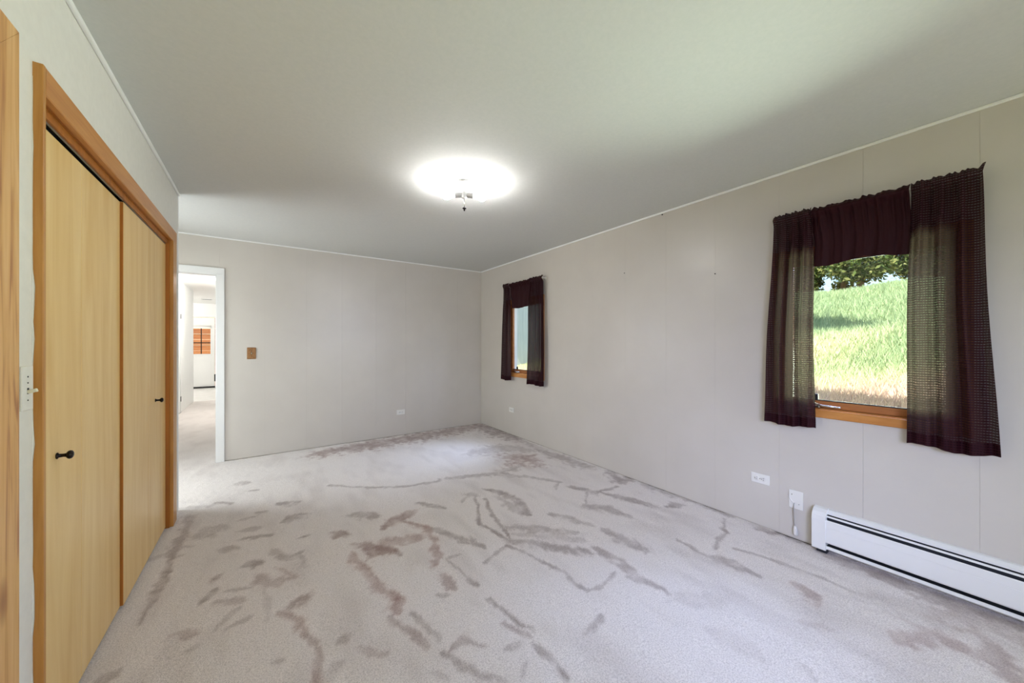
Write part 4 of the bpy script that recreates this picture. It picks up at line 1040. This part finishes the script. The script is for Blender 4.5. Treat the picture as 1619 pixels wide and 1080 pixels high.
M['bark'] = mat('bark', srgb(92, 76, 62), 0.9)
M['leaf'] = tint_mat('tree_leaves', [(0.0, srgb(44, 58, 30)), (0.5, srgb(84, 104, 52)), (1.0, srgb(150, 150, 92))], trans=0.35)
def tree(name, label, x, y, hh, r, seed, n=5200, group=None, squash=0.75, mid=0.62):
    q = np.random.default_rng(seed)
    z0 = float(hill(np.array(x), np.array(y)))
    t = thing(name, label, 'tree', (x, y, z0), group)
    tp_ = MB().tube([(x, y, z0 - 0.1), (x + 0.03, y + 0.02, z0 + hh * 0.3), (x - 0.02, y + 0.05, z0 + hh * 0.75)], [0.10, 0.08, 0.03], 9)
    for k in range(6):
        an = k * 1.05 + q.random()
        tp_.tube([(x, y, z0 + hh * (0.25 + 0.06 * k)), (x + 0.55 * r * math.cos(an), y + 0.55 * r * math.sin(an), z0 + hh * (0.5 + 0.06 * k))], [0.04, 0.012], 6)
    part(tp_, 'trunk', M['bark'], t)
    # leaves gathered in clumps around the crown
    nc = 26
    cd_ = q.normal(size=(nc, 3)); cd_ /= np.linalg.norm(cd_, axis=1)[:, None]
    cc = cd_ * (r * (0.45 + 0.45 * q.random((nc, 1)))); cc[:, 2] *= squash
    idx = q.integers(0, nc, n)
    p = cc[idx] + q.normal(size=(n, 3)) * r * 0.17
    p += np.array([x, y, z0 + hh * mid])
    p[:, 2] = np.maximum(p[:, 2], z0 + 0.08)
    a1 = q.normal(size=(n, 3)); a1 /= np.linalg.norm(a1, axis=1)[:, None]
    a2 = np.cross(a1, q.normal(size=(n, 3))); a2 /= np.linalg.norm(a2, axis=1)[:, None]
    sz = (0.045 + 0.04 * q.random((n, 1)))
    V = np.stack([p - a1 * sz * 1.2, p + a2 * sz * 0.55, p + a1 * sz * 1.2, p - a2 * sz * 0.55], 1).reshape(-1, 3)
    o = raw_mesh('foliage', V, np.arange(n * 4).reshape(-1, 4), M['leaf'], np.repeat(q.random(n), 4))
    o['kind'] = 'stuff'
    o.parent = t; o.matrix_parent_inverse = Matrix.Translation(t.location).inverted()
    return t
tg = 'bushes along the top of the slope'
for i, (x, y, hh, r, lab) in enumerate([
        (16.5, -0.6, 1.9, 0.76, 'bush at the crest farthest right behind the right curtain panel'),
        (17.3, 1.3, 2.0, 0.76, 'dark bush at the crest seen through the right curtain panel'),
        (16.6, 3.1, 2.0, 0.76, 'dark bush at the crest in the right half of the window view'),
        (17.2, 4.9, 1.5, 0.75, 'low thin bush at the crest in the left half of the window view'),
        (16.8, 6.45, 1.9, 0.80, 'bush at the crest hidden behind the left curtain panel')]):
    tree('crest_bush', lab, x, y, hh, r, 40 + i, n=5200, group=tg, squash=1.0, mid=0.42)
tg = 'taller trees behind the crest bushes'
for i, (x, y, hh, r, lab) in enumerate([
        (19.3, 0.2, 2.6, 0.85, 'taller tree behind the rightmost crest bushes'),
        (19.0, 2.2, 2.5, 0.85, 'tree in the gap right of the dark crest bush in the window view'),
        (19.2, 4.1, 2.3, 0.85, 'tree in the gap left of the dark crest bush in the window view'),
        (19.4, 6.25, 1.9, 0.80, 'smaller tree behind the left crest bushes'),
        (19.2, 8.4, 2.6, 0.90, 'tree behind the leftmost crest bush')]):
    tree('hillside_tree', lab, x, y, hh, r, 60 + i, n=5500, group=tg, squash=1.1, mid=0.5)
# a leaning tree beside the house throws the dark patch on the grass
t = thing('leaning_tree', 'leaning tree by the house whose crown shades a patch of grass', 'tree', (4.6, 2.5, 0.7))
part(MB().tube([(4.55, 2.5, 0.4), (4.6, 2.45, 2.0), (4.8, 1.9, 4.4), (5.15, 1.5, 7.0)], [0.11, 0.095, 0.07, 0.03], 10), 'trunk', M['bark'], t)
q = np.random.default_rng(91); n = 9000
p = np.array([5.2, 1.62, 7.2]) + q.normal(size=(n, 3)) * np.array([0.30, 0.34, 0.30])
a1 = q.normal(size=(n, 3)); a1 /= np.linalg.norm(a1, axis=1)[:, None]
a2 = np.cross(a1, q.normal(size=(n, 3))); a2 /= np.linalg.norm(a2, axis=1)[:, None]
sz = 0.05 + 0.04 * q.random((n, 1))
o = raw_mesh('foliage', np.stack([p - a1*sz*1.2, p + a2*sz*0.55, p + a1*sz*1.2, p - a2*sz*0.55], 1).reshape(-1, 3), np.arange(n*4).reshape(-1, 4), M['leaf'], np.repeat(q.random(n), 4))
o['kind'] = 'stuff'; o.parent = t; o.matrix_parent_inverse = Matrix.Translation(t.location).inverted()

# pale board shed beyond the far window
M['shed'] = add_noise(mat('grey_blue_boards', srgb(206, 212, 220), 0.7), srgb(198, 204, 214), srgb(216, 221, 228), scale=(5, 5, 0.4), nscale=4)
sh = thing('shed', 'pale grey blue board wall seen through the far window', 'shed', (7.4, 9.4, 0.4))
ang = math.radians(8)
for k in range(24):
    cx, cy = 5.2 + k * 0.21, 9.1 + k * 0.0295
    z0 = 0.25
    rot = Matrix.Rotation(ang, 3, 'Z')
    part(MB().box((cx - 0.106, cy - 0.012, z0), (cx + 0.106, cy + 0.012, 3.4), 0.003, rot=rot), 'board', M['shed'], sh)
part(MB().box((5.0, 8.9, 3.4), (10.2, 9.4, 3.5), rot=Matrix.Rotation(ang, 3, 'Z'), at=(5.2, 9.1, 3.4)), 'eave', M['white'], sh)

# cedar siding of the porch seen through the far entry door
M['cedar'] = add_noise(mat('cedar_boards', srgb(206, 120, 62), 0.6), srgb(190, 100, 46), srgb(222, 142, 84), scale=(0.5, 6, 6), nscale=4, detail=5)
pc = thing('porch_siding', 'orange cedar plank siding seen through the far door window', 'siding', (-1.6, 15.2, 0))
for k in range(16):
    z = -0.2 + k * 0.18
    part(MB().box((-3.6, 15.2 + 0.006 * (k % 2), z), (0.4, 15.23 + 0.006 * (k % 2), z + 0.172), 0.004), 'plank', M['cedar'], pc)
